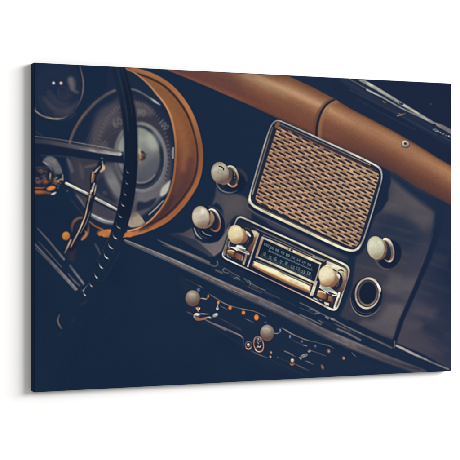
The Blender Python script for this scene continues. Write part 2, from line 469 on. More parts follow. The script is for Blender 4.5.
def weave(x, y):
    base = stops((x - 255) * .004 + (y - 125) * .005, [(0, (150, 108, 76)), (.35, (154, 116, 84)), (.7, (164, 131, 96)), (1, (152, 118, 86))])
    n = (vnoise(x, y, 2.2, 31, math.radians(27), 1.4) - .5) * .22 + (vnoise(x, y, 30, 32) - .5) * .10
    col = base * (1 + n)[..., None]
    hi = vnoise(x, y, 1.5, 33, math.radians(27), 2.0)
    col = col + (np.clip(hi - .55, 0, 1) * 75)[..., None] * np.array([1, .95, .85])
    ax, ay, bx, by = 6.42, -.52, -2.22, 6.38
    det = ax * by - ay * bx
    ox, oy = 271.8 + 3.9, 152.7 + 2.0
    a_ = ((x - ox) * by - (y - oy) * bx) / det
    b_ = ((y - oy) * ax - (x - ox) * ay) / det
    jb = np.round(b_)
    best = np.full(x.shape, 1e9)
    lit = np.full(x.shape, 1e9)
    ux, uy = math.cos(math.radians(27.5)), math.sin(math.radians(27.5))
    for dj in (-1, 0, 1):
        bb = jb + dj
        ja = np.round(a_)
        for di in (-1, 0, 1):
            aa = ja + di
            rnd = np.sin(aa * 12.9898 + bb * 78.233) * 43758.5453
            rnd = rnd - np.floor(rnd)
            dx, dy = x - ox - aa * ax - bb * bx, y - oy - aa * ay - bb * by
            s, t = dx * ux + dy * uy, -dx * uy + dy * ux
            q = np.maximum(np.abs(s) - (3.0 + .5 * rnd), 0)
            best = np.minimum(best, np.hypot(q, t * (1 + .03 * np.abs(s) ** 2 / 2)) - (.78 + .16 * rnd))
            lit = np.minimum(lit, np.hypot(np.maximum(np.abs(s) - 2.2, 0), t - 1.7) - .5)
    k = ease(.5 - lit / 1.4)[..., None] * .75
    col = col * (1 - k) + np.array([202, 176, 136]) * (.92 + .16 * hi[..., None]) * k
    k = ease(.5 - best / 1.0)[..., None]
    return np.clip(col * (1 - k) + np.array([48, 45, 60]) * k, 0, 255)


fill(g_in, weave, .6, 'speaker_grille')
# shade of the frame's lip is part of the picture, printed on the weave's upper edge
line([(281, 125.8), (320, 144.2), (350, 158.2), (374, 169.4)], [2.2, 2.6, 2.8, 2.4], (50, 42, 54), 1.3, op=.85)
line([(276, 128), (266, 158), (256, 190), (253.6, 199)], [2.4, 2.0, 1.8, 1.4], (34, 38, 58), .9, op=.9)
ell(277.5, 124.8, 3.8, 2.2, (150, 98, 62), 115, 1.2, op=.8)
# bright bezel lines
fr = 'speaker_grille/frame'
line([(281, 121.2), (300, 129.8), (325, 141.2), (350, 152.8), (366, 160.4), (375, 165)], [1.5, 1.7, 1.8, 2.0, 2.0, 1.8], [(150, 148, 144), (168, 164, 156), (180, 175, 164), (196, 190, 174), (206, 200, 182), (206, 200, 182)], .6, fr)
line([(280, 124.0), (300, 133), (325, 144.3), (350, 155.9), (370, 165)], 1.1, [(96, 92, 98), (104, 98, 100), (112, 104, 104), (128, 116, 110), (150, 138, 128)], .7, fr)
line([(375, 165), (378.4, 167.2), (380.6, 170.2), (381.7, 174.4), (381.4, 180), (379.6, 187), (372, 213), (364.6, 236), (361.4, 243.5), (358, 248.6)], [1.9, 2.1, 2.1, 1.7, 1.5, 1.4, 1.4, 1.6, 1.9, 2.2],
     [(206, 200, 182), (190, 186, 172), (168, 166, 160), (150, 148, 146), (140, 140, 140), (134, 132, 134), (140, 138, 138), (150, 148, 144), (168, 164, 152), (190, 182, 162)], .6, fr, sm=True)
line([(281, 121.2), (277.4, 120.6), (274, 122.2), (271.4, 125.6), (268, 134), (263, 149.5), (257, 170), (252, 187), (249.7, 196)], [1.4, 1.3, 1.3, 1.3, 1.5, 1.7, 1.6, 1.5, 1.8],
     [(156, 152, 146), (140, 138, 138), (132, 128, 124), (128, 126, 124), (146, 140, 130), (150, 142, 132), (142, 136, 128), (150, 146, 138), (180, 174, 158)], .6, fr, sm=True)
line([(272.6, 127.6), (268, 142), (261, 165.5), (255, 185), (252.4, 194)], [1.1, 1.3, 1.3, 1.4, 1.6], [(90, 84, 88), (98, 92, 94), (102, 98, 100), (108, 104, 104), (140, 132, 122)], .6, fr)
line([(249.8, 196), (249.6, 200), (251, 203.6), (254.6, 206.6), (262, 210.6), (285, 221.4), (310, 233.2), (330, 242.8), (343, 248.4), (350, 250.4), (355, 250.2), (358.4, 247.6)], [1.8, 2.8, 3.2, 3.0, 2.8, 3.0, 3.0, 3.0, 2.8, 2.4, 2.2, 2.2],
     [(186, 180, 164), (216, 210, 184), (220, 214, 186), (206, 200, 176), (206, 198, 172), (226, 216, 184), (218, 208, 176), (226, 216, 182), (220, 212, 180), (206, 200, 172), (196, 188, 166), (190, 182, 162)], .6, fr, sm=True)
line([(258, 206.3), (285, 219), (310, 230.9), (340, 245.2)], .8, (150, 112, 84), .6, op=.8)
line([(249.4, 205), (256, 210.6), (285, 224.6), (310, 236.5), (340, 250.4), (350, 253.6), (357, 252.6)], 2.6, (20, 34, 60), .9, sm=True)
# faint second reflection under it
line([(250, 212), (262, 219), (300, 237), (330, 251.5), (346, 258.5)], [2, 5, 6, 6, 4], [(60, 62, 80), (66, 66, 84), (76, 72, 88), (72, 70, 86), (60, 62, 80)], 2.0, op=.85)
line([(247, 207.5), (256, 213.8), (268, 219.6), (290, 230.2)], 1, (96, 94, 104), .7, op=.8)
fill([(252, 213), (266, 222), (276, 233), (262, 228), (251, 222)], (22, 37, 62), 1.6, op=.9)

# ================================================================== radio
r_out = rounded([(235.6, 213), (352.6, 265.6), (338.6, 313.4), (219.4, 258.6)], [9, 10, 10, 8])
fill([(x - .5, y + 1.5) for x, y in r_out], (20, 34, 60), 2.0)
RD = 'radio'
r_in = rounded([(238, 216.2), (350.3, 267), (337.2, 310.4), (221.9, 257.5)], [7, 8, 8, 6])
fill(r_in, (24, 38, 62), .8, RD)
tz = T(220, 210, 9.2)
tt = T(250, 230, 9.2)
tu = T(280, 240, 9.2)
tv = T(300, 250, 9.2)
tw = T(240, 250, 9.2)
# bezel lines
line([(235.4, 222.6), (236.6, 219.6), (239, 217.4), (243, 217.8), (255, 223.4), (270, 230.4), (290, 239.4), (310, 248.6), (330, 257.6), (343, 263.8), (347.2, 266.8), (348.8, 270.6), (348.2, 275.6)],
     [1.2, 1.5, 1.8, 1.8, 1.7, 1.8, 1.9, 2.0, 2.0, 2.2, 2.2, 2.0, 1.8],
     [(140, 136, 132), (170, 164, 150), (196, 190, 168), (196, 190, 168), (180, 172, 154), (196, 186, 162), (210, 196, 166), (206, 194, 166), (214, 200, 168), (214, 204, 174), (206, 196, 168), (188, 178, 156), (176, 166, 148)], .6, 'radio/bezel', sm=True)
line([(348.2, 275.6), (345, 286), (341, 298), (338, 306), (335, 309.4), (331.4, 309.2), (325, 306.2)], [1.7, 1.4, 1.5, 1.8, 2.0, 2.2, 2.0],
     [(176, 166, 148), (150, 142, 132), (170, 162, 146), (200, 190, 166), (216, 206, 178), (214, 202, 174), (200, 188, 164)], .6, 'radio/bezel', sm=True)
line([(325, 306.2), (312, 299.6), (297, 292.4), (280, 284.4), (265, 277.2), (250, 270.2), (238, 264.6), (228, 259.8), (224, 257.2), (222.8, 254), (224.4, 249), (229, 235.6), (235.4, 222.6)],
     [1.8, 1.4, 1.2, 1.1, 1.1, 1.3, 1.6, 1.7, 1.7, 1.7, 1.3, 1.1, 1.2],
     [(200, 188, 164), (206, 186, 158), (206, 168, 142), (196, 160, 140), (186, 160, 144), (186, 172, 158), (200, 194, 182), (206, 200, 184), (206, 200, 184), (200, 192, 176), (160, 152, 142), (136, 130, 126), (140, 136, 132)], .6, 'radio/bezel', sm=True)
line([(240, 221.6), (256, 228.6), (275, 237.2), (300, 248.8), (318, 257.4), (330, 262.6)], [1.1, 1.2, 1.3, 1.3, 1.4, 1.2], [(116, 108, 106), (108, 102, 104), (104, 98, 102), (110, 102, 104), (120, 112, 110), (150, 140, 126)], .7, RD)
line([(239, 219.6), (256, 226.6), (275, 235.0), (300, 246.4), (325, 257.4)], 1.0, (26, 38, 62), .6)
# left bay behind the first knob
tA, tB = T(220, 235, 15.33), T(240, 222, 17.69)
fill(tz((170, 85), (330, 165), (352, 215), (300, 400), (255, 440), (60, 395), (65, 355)), lin((228, 222), (250, 250), [(0, (24, 38, 62)), (.45, (34, 44, 64)), (1, (40, 44, 60))]), 1.0, 'radio/knob_bay')
line(tA((118, 80), (96, 170), (72, 250), (66, 300)), [1.6, 2.4, 2.6, 2.2], [(84, 80, 84), (116, 100, 92), (122, 104, 92), (140, 128, 112)], .6)
line(tA((140, 100), (128, 170), (150, 200)), 1.2, (150, 148, 144), .5)
line(tA((120, 200), (155, 205), (150, 150)), .9, (130, 130, 130), .5)
fill(tB((180, 155), (260, 150), (325, 195), (332, 240), (296, 290), (240, 270), (215, 225)), lin((251, 231), (257, 238), [(0, (206, 196, 160)), (.6, (190, 178, 146)), (1, (140, 100, 72))]), .9, sm=True)
fill(tB((235, 272), (312, 262), (290, 350), (258, 470), (170, 560), (120, 600), (150, 460), (200, 380), (222, 320)), lin((254, 237), (248, 253), [(0, (146, 96, 68)), (.4, (122, 76, 56)), (1, (92, 62, 56))]), .9)
fill(tB((-20, 110), (70, 120), (120, 190), (140, 270), (110, 350), (30, 390), (-40, 380)), lin((241, 230), (246, 242), [(0, (176, 150, 112)), (.5, (158, 116, 80)), (1, (112, 74, 58))]), .8)
line(tB((84, 118), (150, 128), (205, 205), (214, 262), (186, 330), (130, 385), (70, 402)), [1.4, 2.0, 2.6, 3.4, 4.6, 4.2, 2.4], (32, 38, 58), .6, sm=True)
line(tB((112, 172), (145, 205), (178, 246)), [1.6, 2.6, 1.8], (226, 222, 206), .6)
line(tB((96, 108), (135, 112), (168, 150)), .9, (110, 84, 72), .6, sm=True)
line(tB((130, 300), (150, 340), (120, 372)), .8, (92, 90, 100), .5, op=.8, sm=True)
# chrome catch below the first knob
fill(tA((165, 182), (235, 185), (268, 150), (330, 158), (392, 205), (380, 235), (300, 245), (250, 238), (200, 205)), lin((231, 246), (245, 251), [(0, (170, 166, 154)), (.3, (214, 210, 194)), (.6, (186, 184, 172)), (1, (150, 150, 146))]), .7)
line(tA((172, 190), (215, 202), (255, 232)), [1.2, 1.8, 1.4], (232, 226, 200), .5)
line(tA((262, 165), (300, 175), (350, 205), (382, 212)), 1.2, (244, 240, 224), .5)
line(tA((290, 200), (330, 222), (372, 225)), .9, (120, 122, 126), .5)
line(tA((160, 205), (210, 225), (262, 262), (330, 292), (360, 300)), 1.5, (34, 38, 56), .5)
line(tA((320, 242), (360, 262), (405, 282), (436, 290)), [1.0, 1.5, 1.6, 2.2], [(190, 186, 172), (220, 216, 198), (206, 202, 186), (214, 208, 188)], .5)
line(tA((380, 240), (425, 262), (436, 285)), 1.0, (180, 176, 164), .5, sm=True)
fill(tA((108, 240), (140, 228), (210, 240), (262, 275), (352, 312), (345, 385), (300, 390), (240, 362), (180, 330), (125, 300)), lin((227, 251), (242, 257), [(0, (178, 132, 78)), (.38, (150, 104, 62)), (.52, (70, 52, 54)), (.66, (120, 78, 58)), (.9, (146, 96, 70)), (1, (110, 74, 62))]), .7)
line(tA((130, 236), (180, 238), (215, 252)), 1.2, (214, 190, 140), .5)
line(tA((125, 285), (170, 300), (215, 325)), 1.3, (96, 66, 52), .6)
for p_, q_, c_ in [((108, 300), (125, 330), (150, 150, 150)), ((118, 330), (160, 350), (120, 122, 128)), ((100, 262), (112, 285), (92, 70, 60)), ((150, 318), (175, 322), (60, 62, 76)), ((205, 340), (240, 352), (44, 46, 62)), ((260, 372), (290, 385), (40, 44, 60))]:
    line(tA(p_, q_), 1.1, c_, .5)
line(tA((402, 305), (385, 370), (362, 440)), [2.0, 2.4, 2.2], [(150, 136, 118), (140, 116, 100), (176, 164, 146)], .5)
line(tA((366, 325), (350, 380), (338, 420)), 1.4, (58, 58, 70), .5)
line(tA((345, 330), (335, 392)), .9, (160, 148, 132), .5)
# divider posts
line([(258.6, 233.8), (255.2, 244), (250.6, 258), (247.8, 266.4)], [1.5, 1.5, 1.5, 1.6], [(150, 146, 140), (162, 156, 146), (168, 160, 150), (190, 182, 166)], .5, RD)
line([(260.8, 235), (257, 247), (252.6, 260)], 1.6, (24, 36, 60), .6)
line([(262.4, 237.6), (259, 248.5), (256.2, 257)], [2.6, 2.6, 2.4], [(150, 124, 106), (140, 112, 96), (156, 136, 118)], .6, 'radio/dial_frame')
line([(263.6, 239.6), (260.6, 248), (257.6, 256.6)], .8, [(180, 166, 148), (150, 134, 122), (196, 184, 160)], .5, 'radio/dial_frame')
# dial window
dial = [(263.6, 239.4), (320, 265.2), (315, 281.6), (257.4, 256.4)]
fill(dial, lin((260, 245), (317, 275), [(0, (18, 34, 56)), (.5, (22, 40, 62)), (1, (20, 36, 58))]), .5, 'radio/dial')
line([(264, 246), (290, 258.6), (316, 270.4)], 1.6, (15, 28, 50), .8, op=.8)
GL = {'0': ('111', '101', '101', '101', '111'), '1': ('010', '110', '010', '010', '111'), '2': ('111', '001', '111', '100', '111'), '4': ('101', '101', '111', '001', '001'),
      '5': ('111', '100', '111', '001', '111'), '6': ('111', '100', '111', '101', '111'), '7': ('111', '001', '010', '010', '010'), '8': ('111', '101', '111', '101', '111'),
      'K': ('101', '110', '100', '110', '101'), 'H': ('101', '101', '111', '101', '101'), 'Z': ('111', '001', '010', '100', '111'), 'M': ('101', '111', '111', '101', '101')}


def digits(txt, x, y, sx, sy, ux, vx, col, op=.85, soft=.35, wd=.62):
    """small numerals drawn as strokes: ux along the line, vx down"""
    ux, vx = np.array(ux, float), np.array(vx, float)
    o = np.array([x, y], float)
    for ch in txt:
        if ch in GL:
            g = GL[ch]
            for r in range(5):
                for c_ in range(3):
                    if g[r][c_] == '1':
                        a = o + ux * (c_ * sx) + vx * (r * sy)
                        line([a, a + ux * sx * .7], wd, col, soft, op=op)
        o = o + ux * (4 * sx)


ud, vd = (.905, .42), (-.29, .957)
INKD = (112, 132, 136)
digits('KHZ', 264.6, 243.0, .5, .5, ud, vd, INKD, .6)
rng = np.random.default_rng(4)
# upper scale: numerals standing on a ruled comb
line([(268.6, 251.0), (290, 260.6), (312, 270.3)], .7, (100, 120, 128), .5, op=.8)
for i in range(52):
    f = i / 51
    px, py = 268.8 + 43.2 * f, 251.0 + 19.4 * f
    h_ = 2.3 if i % 5 == 0 else 1.2
    line([(px, py), (px + .29 * h_, py - .957 * h_)], .5, INKD, .4, op=.8 if i % 2 == 0 else .45)
for i, n_ in enumerate(['55', '60', '70', '80', '10', '12', '14', '16']):
    f = i / 8
    digits(n_, 270.6 + 42.5 * f, 246.4 + 19.1 * f, .46 if len(n_) == 3 else .52, .46, ud, vd, INKD, .7, wd=.55)
# lower scale with larger numerals over a second rule
for i, n_ in enumerate(['2', '5', '6', '7', '8', '10', '12', '15', '18']):
    f = i / 9
    digits(n_, 264.2 + 48.6 * f, 252.4 + 21.2 * f + (i % 2) * .9, .56 if len(n_) == 2 else .74, .68, ud, vd, (118, 138, 142), .75, wd=.55)
line([(260.2, 255.4), (285, 266.8), (312, 279)], .6, (96, 116, 126), .5, op=.6)
for i in range(34):
    f = i / 33
    px, py = 261 + 50 * f, 255.2 + 22.4 * f
    line([(px, py), (px + .5, py - 1.6)], .5, INKD, .4, op=.5)
for x_, y_ in ((264, 253.4), (270.8, 258.8), (276.6, 263.2), (287.4, 266.4), (299.4, 271.4), (306, 275)):
    ell(x_, y_, 1.5, 1.1, (96, 74, 76), 24, .7, op=.55)
# cream bars of the dial frame
line([(262.6, 237.6), (275, 243.0), (295, 252.0), (310, 258.8), (321.4, 264)], [1.8, 2.2, 2.7, 2.8, 2.0], [(176, 166, 148), (198, 184, 156), (224, 204, 164), (222, 202, 164), (198, 182, 154)], .6, 'radio/dial_frame')
line([(263.4, 235.2), (280, 242.0), (300, 251.2), (316, 258.6)], 1.0, [(110, 106, 106), (122, 112, 106), (124, 112, 106), (136, 124, 114)], .5)
ell(291.6, 250.3, 1.3, 1.0, (44, 40, 48), 24, .5)
ell(288.6, 249.2, .9, .8, (120, 104, 86), 24, .5)
line([(257.2, 257), (270, 262.7), (290, 271.6), (306, 278.9), (314.6, 283)], [1.6, 2.2, 2.5, 2.5, 2.0], [(206, 194, 164), (196, 184, 156), (206, 200, 168), (214, 206, 172), (200, 186, 156)], .6, 'radio/dial_frame')
line([(256.6, 260.4), (272, 267.2), (292, 276.4), (311, 284.6)], [.9, 1.1, 1.2, 1.1], [(130, 116, 104), (96, 92, 96), (150, 144, 128), (160, 150, 128)], .5)
line([(255.6, 262), (272, 269.3), (292, 278.6), (312, 287.4)], 1.2, (30, 38, 54), .5)
# right post of the window
line([(320, 265), (317.6, 274), (314.6, 283), (312.6, 290), (310.6, 294.6)], [1.2, 1.2, 1.5, 2.0, 2.2], [(186, 176, 156), (160, 146, 130), (190, 178, 156), (206, 198, 176), (196, 190, 172)], .5, 'radio/dial_frame')
# long push bar
bar_t = [(253.6, 260.9), (256, 261.7), (272.6, 268), (290, 276.6), (301.7, 281.8), (311, 286.4)]
bar_b = [(252.6, 266.6), (260, 271), (272.6, 277.2), (290, 285.4), (301.7, 290.2), (309.6, 293.4)]


def bar_col(x, y):
    yt = np.interp(x, [p[0] for p in bar_t], [p[1] for p in bar_t])
    yb = np.interp(x, [p[0] for p in bar_b], [p[1] for p in bar_b])
    return stops((y - yt) / (yb - yt), [(0, (200, 184, 146)), (.14, (234, 222, 182)), (.5, (226, 210, 166)), (.64, (206, 178, 130)), (.72, (170, 124, 80)), (.92, (142, 96, 62)), (1.05, (96, 70, 60))])


fill(bar_t + bar_b[::-1], bar_col, .6, 'radio/push_bar')
line([(253, 268.4), (272, 278.2), (290, 286.8), (309, 295)], 1.4, (22, 32, 54), .7)
line(tu((215, 385), (290, 418)), .9, (150, 110, 74), .5, op=.7)
line(tu((282, 420), (276, 446)), 1.2, (150, 104, 70), .6)
line([(252.6, 265.6), (254, 262.4)], 1, (150, 120, 90), .5)
line(tt((0, 350), (60, 385), (200, 448), (330, 508)), 1.6, (24, 36, 58), .8)
# right bay with its cream plate
tC, tD = T(310, 280, 15.33), T(325, 258, 17.69)
fill(tv((250, 105), (330, 120), (430, 165), (438, 195), (420, 290), (400, 370), (360, 410), (350, 460), (330, 520), (290, 515), (190, 470), (150, 440), (180, 330), (190, 180)),
     lin((325, 262), (341, 300), [(0, (212, 206, 180)), (.25, (190, 182, 156)), (.5, (150, 124, 96)), (.72, (60, 56, 66)), (1, (44, 46, 62))]), .8, 'radio/knob_bay')
fill(tD((40, 60), (200, 130), (330, 180), (360, 230), (330, 270), (240, 250), (150, 230), (20, 200)), lin((326, 262), (345, 272), [(0, (206, 200, 172)), (.5, (216, 210, 182)), (1, (196, 186, 154))]), 1.2)
fill(tD((290, 260), (370, 270), (388, 330), (370, 440), (330, 560), (280, 620), (230, 600), (290, 480), (300, 380)), lin((344, 273), (341, 292), [(0, (186, 172, 140)), (.35, (142, 116, 90)), (.7, (120, 84, 64)), (1, (96, 66, 58))]), 1.0)
fill(tv((212, 95), (240, 100), (245, 130), (225, 148), (190, 140)), (36, 40, 58), .7)
line(tv((120, 60), (180, 85), (225, 100)), 1.6, (150, 144, 132), .6)
line(tD((152, 200), (180, 222), (215, 238)), [1.4, 1.6, .8], [(120, 96, 78), (84, 66, 62), (140, 112, 86)], .5)
line(tD((238, 216), (285, 210), (330, 228)), [1.2, 1.7, 1.4], [(60, 56, 62), (40, 42, 56), (60, 56, 60)], .5, sm=True)
line(tD((330, 215), (352, 240), (345, 300)), 1.0, (214, 206, 176), .6, sm=True)
fill(tD((60, 330), (150, 300), (200, 340), (210, 420), (170, 520), (60, 540)), lin((331, 276), (336, 286), [(0, (176, 144, 104)), (1, (124, 82, 58))]), .9, sm=True)
line(tD((236, 256), (278, 320), (282, 400), (250, 470), (195, 525), (140, 540)), [1.4, 2.2, 3.6, 4.4, 4.2, 2.6], (34, 38, 56), .6, sm=True)
line(tD((215, 290), (240, 310), (250, 345)), [1.6, 2.6, 1.6], (226, 222, 206), .6, sm=True)
line(tD((225, 400), (238, 450), (205, 500)), .9, (104, 104, 112), .5, op=.8, sm=True)
# catch below the second knob
fill(tC((148, 66), (200, 100), (250, 108), (300, 100), (345, 140), (425, 205), (410, 240), (360, 228), (285, 212), (205, 165), (150, 115)), lin((320, 286), (337, 295), [(0, (196, 196, 180)), (.4, (178, 184, 176)), (.75, (206, 206, 190)), (1, (190, 188, 172))]), .7)
line(tC((150, 112), (205, 160), (285, 208)), 1.5, (226, 222, 200), .5)
line(tC((230, 120), (300, 130), (360, 170)), 1.0, (150, 160, 158), .7, op=.8)
line(tC((140, 130), (200, 175), (280, 225)), 1.6, (32, 38, 56), .5)
line(tC((292, 196), (340, 212), (385, 226)), [1.6, 1.8, 1.0], (38, 40, 56), .5)
line(tC((345, 232), (400, 240)), 1.2, (220, 212, 188), .5)
fill(tC((118, 185), (195, 178), (268, 218), (262, 288), (205, 290), (150, 270), (105, 240)), lin((317, 293), (327, 298), [(0, (190, 148, 88)), (.5, (160, 114, 66)), (.85, (110, 76, 58)), (1, (70, 54, 56))]), .7)
line(tC((128, 172), (180, 176), (232, 198)), 1.6, (222, 206, 160), .5)
fill(tC((285, 238), (350, 258), (335, 335), (275, 318)), lin((328, 296), (332, 302), [(0, (156, 106, 72)), (1, (124, 78, 56))]), .7)
line(tC((268, 225), (262, 300)), 1.6, (44, 40, 54), .5)
fill(tC((352, 248), (405, 250), (392, 330), (365, 395), (292, 385), (340, 340)), (46, 46, 60), .7)
line(tC((350, 300), (335, 360)), .8, (96, 84, 84), .5)
line(tC((448, 200), (430, 270), (405, 340), (375, 425)), [2.4, 2.6, 2.6, 2.2], [(196, 190, 172), (216, 208, 184), (206, 198, 174), (216, 206, 180)], .5)
line(tC((440, 285), (425, 340), (400, 410)), 1.2, (92, 92, 100), .5)
fill(tC((52, 265), (105, 285), (135, 318), (90, 305), (50, 285)), (176, 168, 150), .6)
fill(tC((215, 335), (290, 358), (290, 395), (225, 372)), (216, 204, 172), .6)
for p_, q_, c_ in [((110, 262), (150, 300), (40, 44, 62)), ((180, 305), (205, 335), (36, 40, 58)), ((150, 300), (175, 310), (120, 118, 118)), ((205, 300), (255, 318), (40, 42, 58)), ((290, 340), (330, 372), (44, 44, 58))]:
    line(tC(p_, q_), 1.3, c_, .5)
line(tC((102, 25), (75, 100), (48, 180), (32, 225)), [1.8, 2.4, 2.6, 2.4], [(186, 176, 156), (196, 188, 168), (206, 200, 182), (180, 174, 158)], .5)
line(tC((132, 60), (108, 130), (78, 225)), 2.6, (30, 38, 58), .6)
line(tD((20, 26), (120, 70), (250, 126), (350, 172), (392, 222), (398, 290), (375, 420)), 1.3, [(96, 84, 82), (84, 74, 76), (70, 64, 70), (84, 76, 76), (110, 98, 90), (120, 106, 94), (104, 90, 84)], .5, sm=True)


# ------------------------------------------------------------------ knobs with round faces
def knob(cx, cy, rx, ry, lab, hi, mid, lo_, ang=-8, spots=True, seed=0):
    def c(x, y):
        t = np.clip(ell_sd(x, y, cx, cy, rx, ry, ang) / min(rx, ry) + 1, 0, 1.2)
        g = ((x - cx) * .35 + (y - cy)) / ry
        b = stops(g, [(-1, mid), (-.45, hi), (.25, mid), (.85, lo_), (1.1, lo_)])
        e = ease((t - .72) / .3)[..., None] * .45
        b = b * (1 - e) + np.array(lo_) * e
        m = (vnoise(x, y, 4.0, 40 + seed) - .5) * .06 + (vnoise(x, y, 1.2, 41 + seed, 1.9, 3.0) - .5) * .035
        return b * (1 + m)[..., None]
    ell(cx, cy, rx, ry, c, ang, .6, lab)


knob(235.7, 234.4, 8.0, 9.6, 'radio/knob', (228, 217, 176), (214, 199, 158), (172, 130, 90), seed=1)
knob(326.6, 275.6, 8.2, 9.6, 'radio/knob', (232, 223, 190), (222, 210, 174), (176, 136, 94), seed=2)

CK = 'control_knob'
# first control knob
ell(234.6, 181.5, 11.5, 11.8, (18, 33, 58), 0, 1.2)
arc(233.4, 180.6, 13, 12.4, -85, 0, 1.6, (62, 62, 78), soft=1.6, op=.7)
fill(T(210, 155, 11.5)((320, 165), (380, 180), (420, 230), (425, 290), (390, 250), (350, 210)), (70, 62, 72), 2.2, op=.6)
arc(229.5, 179.2, 13.6, 13.5, 55, 168, [1.0, 1.5, 1.4, .8], [(60, 62, 80), (104, 100, 108), (130, 124, 124), (90, 88, 96)], soft=.7)
ell(231.5, 176.4, 6.7, 10.6, lin((228, 168), (232, 187), [(0, (120, 112, 104)), (.5, (56, 56, 66)), (1, (112, 82, 70))]), -14, .7, CK + '/collar')
ell(230.2, 176.6, 5.4, 9.4, lin((228, 168), (230, 185), [(0, (40, 44, 60)), (.5, (28, 36, 56)), (1, (56, 50, 60))]), -14, .8)
arc(231.4, 176.4, 6.4, 10.4, -95, 25, [1.6, 2.2, 2.0, 1.0], [(214, 206, 176), (222, 212, 182), (206, 192, 160), (130, 100, 84)], -14, .6, CK + '/collar')
arc(231.4, 176.4, 6.3, 10.4, 60, 150, [1.4, 1.8, 1.4], [(196, 122, 76), (176, 120, 84), (214, 200, 176)], -14, .6, CK + '/collar')
line([(231.4, 168), (234.4, 172.6), (235, 178)], .8, (150, 140, 126), .5, op=.7, sm=True)
ell(235.4, 176.4, .9, .9, (26, 36, 56), 0, .5)
fill(T(210, 155, 11.5)((130, 320), (200, 240), (222, 140), (252, 180), (258, 230), (240, 295), (195, 335), (150, 345)), lin((229, 168), (228, 184), [(0, (104, 92, 84)), (.4, (84, 72, 70)), (1, (128, 98, 78))]), .8, sm=True)
knob(220.0, 172.8, 8.9, 11.0, CK, (186, 180, 160), (160, 151, 134), (112, 92, 80), seed=3)
t9 = T(210, 155, 11.5)
line(t9((105, 130), (125, 132), (140, 142)), 1.1, (36, 40, 52), .4)
line(t9((142, 148), (156, 152), (156, 170)), 1.2, (36, 40, 52), .4)
for a, b in ((95, 200), (120, 178), (138, 200), (110, 215), (130, 225), (85, 190), (100, 165)):
    ell(210 + a / 11.5, 155 + b / 11.5, .55, .5, (120, 110, 102), 0, .5, op=.5)
# second control knob
ell(211, 224.4, 14.4, 17.6, (19, 34, 60), -14, 1.0)
arc(210.6, 224.6, 14.8, 18, -80, 60, 1.0, (98, 94, 104), -14, .8, op=.6)
t0 = T(185, 200, 9.2)
line(t0((85, 262), (110, 320), (155, 358)), [1.2, 1.8, 1.0], [(130, 126, 128), (150, 144, 142), (120, 116, 118)], .6, sm=True)
line(t0((160, 290), (190, 315), (240, 330)), [1.0, 1.4, .8], (120, 116, 118), .6, sm=True)
line(t0((120, 275), (150, 330), (200, 350)), .8, (60, 66, 84), .6, sm=True)
ell(213.6, 220.2, 6.9, 11.6, lin((212, 210), (214, 232), [(0, (130, 122, 112)), (.5, (52, 52, 64)), (1, (104, 72, 60))]), -16, .7, CK + '/collar')
ell(212.2, 220.2, 5.4, 10.2, lin((212, 210), (214, 231), [(0, (32, 40, 60)), (1, (36, 38, 54))]), -16, .7)
arc(213.4, 220.2, 6.4, 11.3, -100, 30, [1.3, 2.0, 1.6, 1.0], [(206, 194, 168), (236, 226, 202), (150, 140, 132), (150, 104, 80)], -16, .6, CK + '/collar')
arc(213.4, 220.2, 6.3, 11.3, 30, 135, [1.2, 1.8, 1.3], [(146, 96, 68), (164, 104, 66), (130, 90, 74)], -16, .6, CK + '/collar')
fill(t0((170, 260), (225, 215), (232, 105), (258, 125), (272, 160), (264, 200), (240, 235), (205, 258)), lin((206, 212), (214, 226), [(0, (168, 148, 118)), (1, (134, 100, 76))]), .8, sm=True)
knob(200.9, 217.2, 8.9, 11.3, CK, (204, 198, 178), (180, 170, 150), (134, 108, 88), seed=4)
ell(202.6, 211.5, 2.0, 2.8, (222, 220, 204), 10, 1.2, op=.6)
# third control knob
ell(389.5, 254.4, 11.6, 14.4, (18, 32, 57), 18, 1.2)
arc(388, 254.6, 13, 14.6, 75, 150, 1.1, (96, 92, 102), 12, .8, op=.7)
ell(387.4, 250.2, 6.6, 11.8, lin((385, 238), (388, 262), [(0, (206, 198, 168)), (.45, (104, 98, 98)), (1, (140, 100, 82))]), -12, .7, CK + '/collar')
ell(385.6, 250.6, 5.2, 10.4, lin((385, 240), (386, 261), [(0, (70, 64, 66)), (.4, (40, 42, 56)), (1, (28, 36, 54))]), -12, .8)
arc(387.2, 250.2, 6.2, 11.5, -100, 40, [2.0, 2.4, 1.4, 1.2], [(228, 218, 184), (216, 206, 176), (150, 142, 136), (170, 120, 96)], -12, .6, CK + '/collar')
arc(387.2, 250.2, 6.2, 11.5, 40, 130, [1.2, 2.0, 1.2], [(180, 120, 92), (206, 196, 180), (130, 100, 88)], -12, .6, CK + '/collar')
fill([(377, 240), (383, 239.6), (386.4, 245), (386.6, 252), (384, 258), (378, 260.4), (374, 258)], lin((378, 242), (386, 258), [(0, (150, 134, 108)), (1, (104, 78, 68))]), .9, sm=True)
knob(375.8, 247.7, 8.7, 11.6, CK, (208, 208, 184), (192, 190, 166), (156, 146, 122), seed=5)

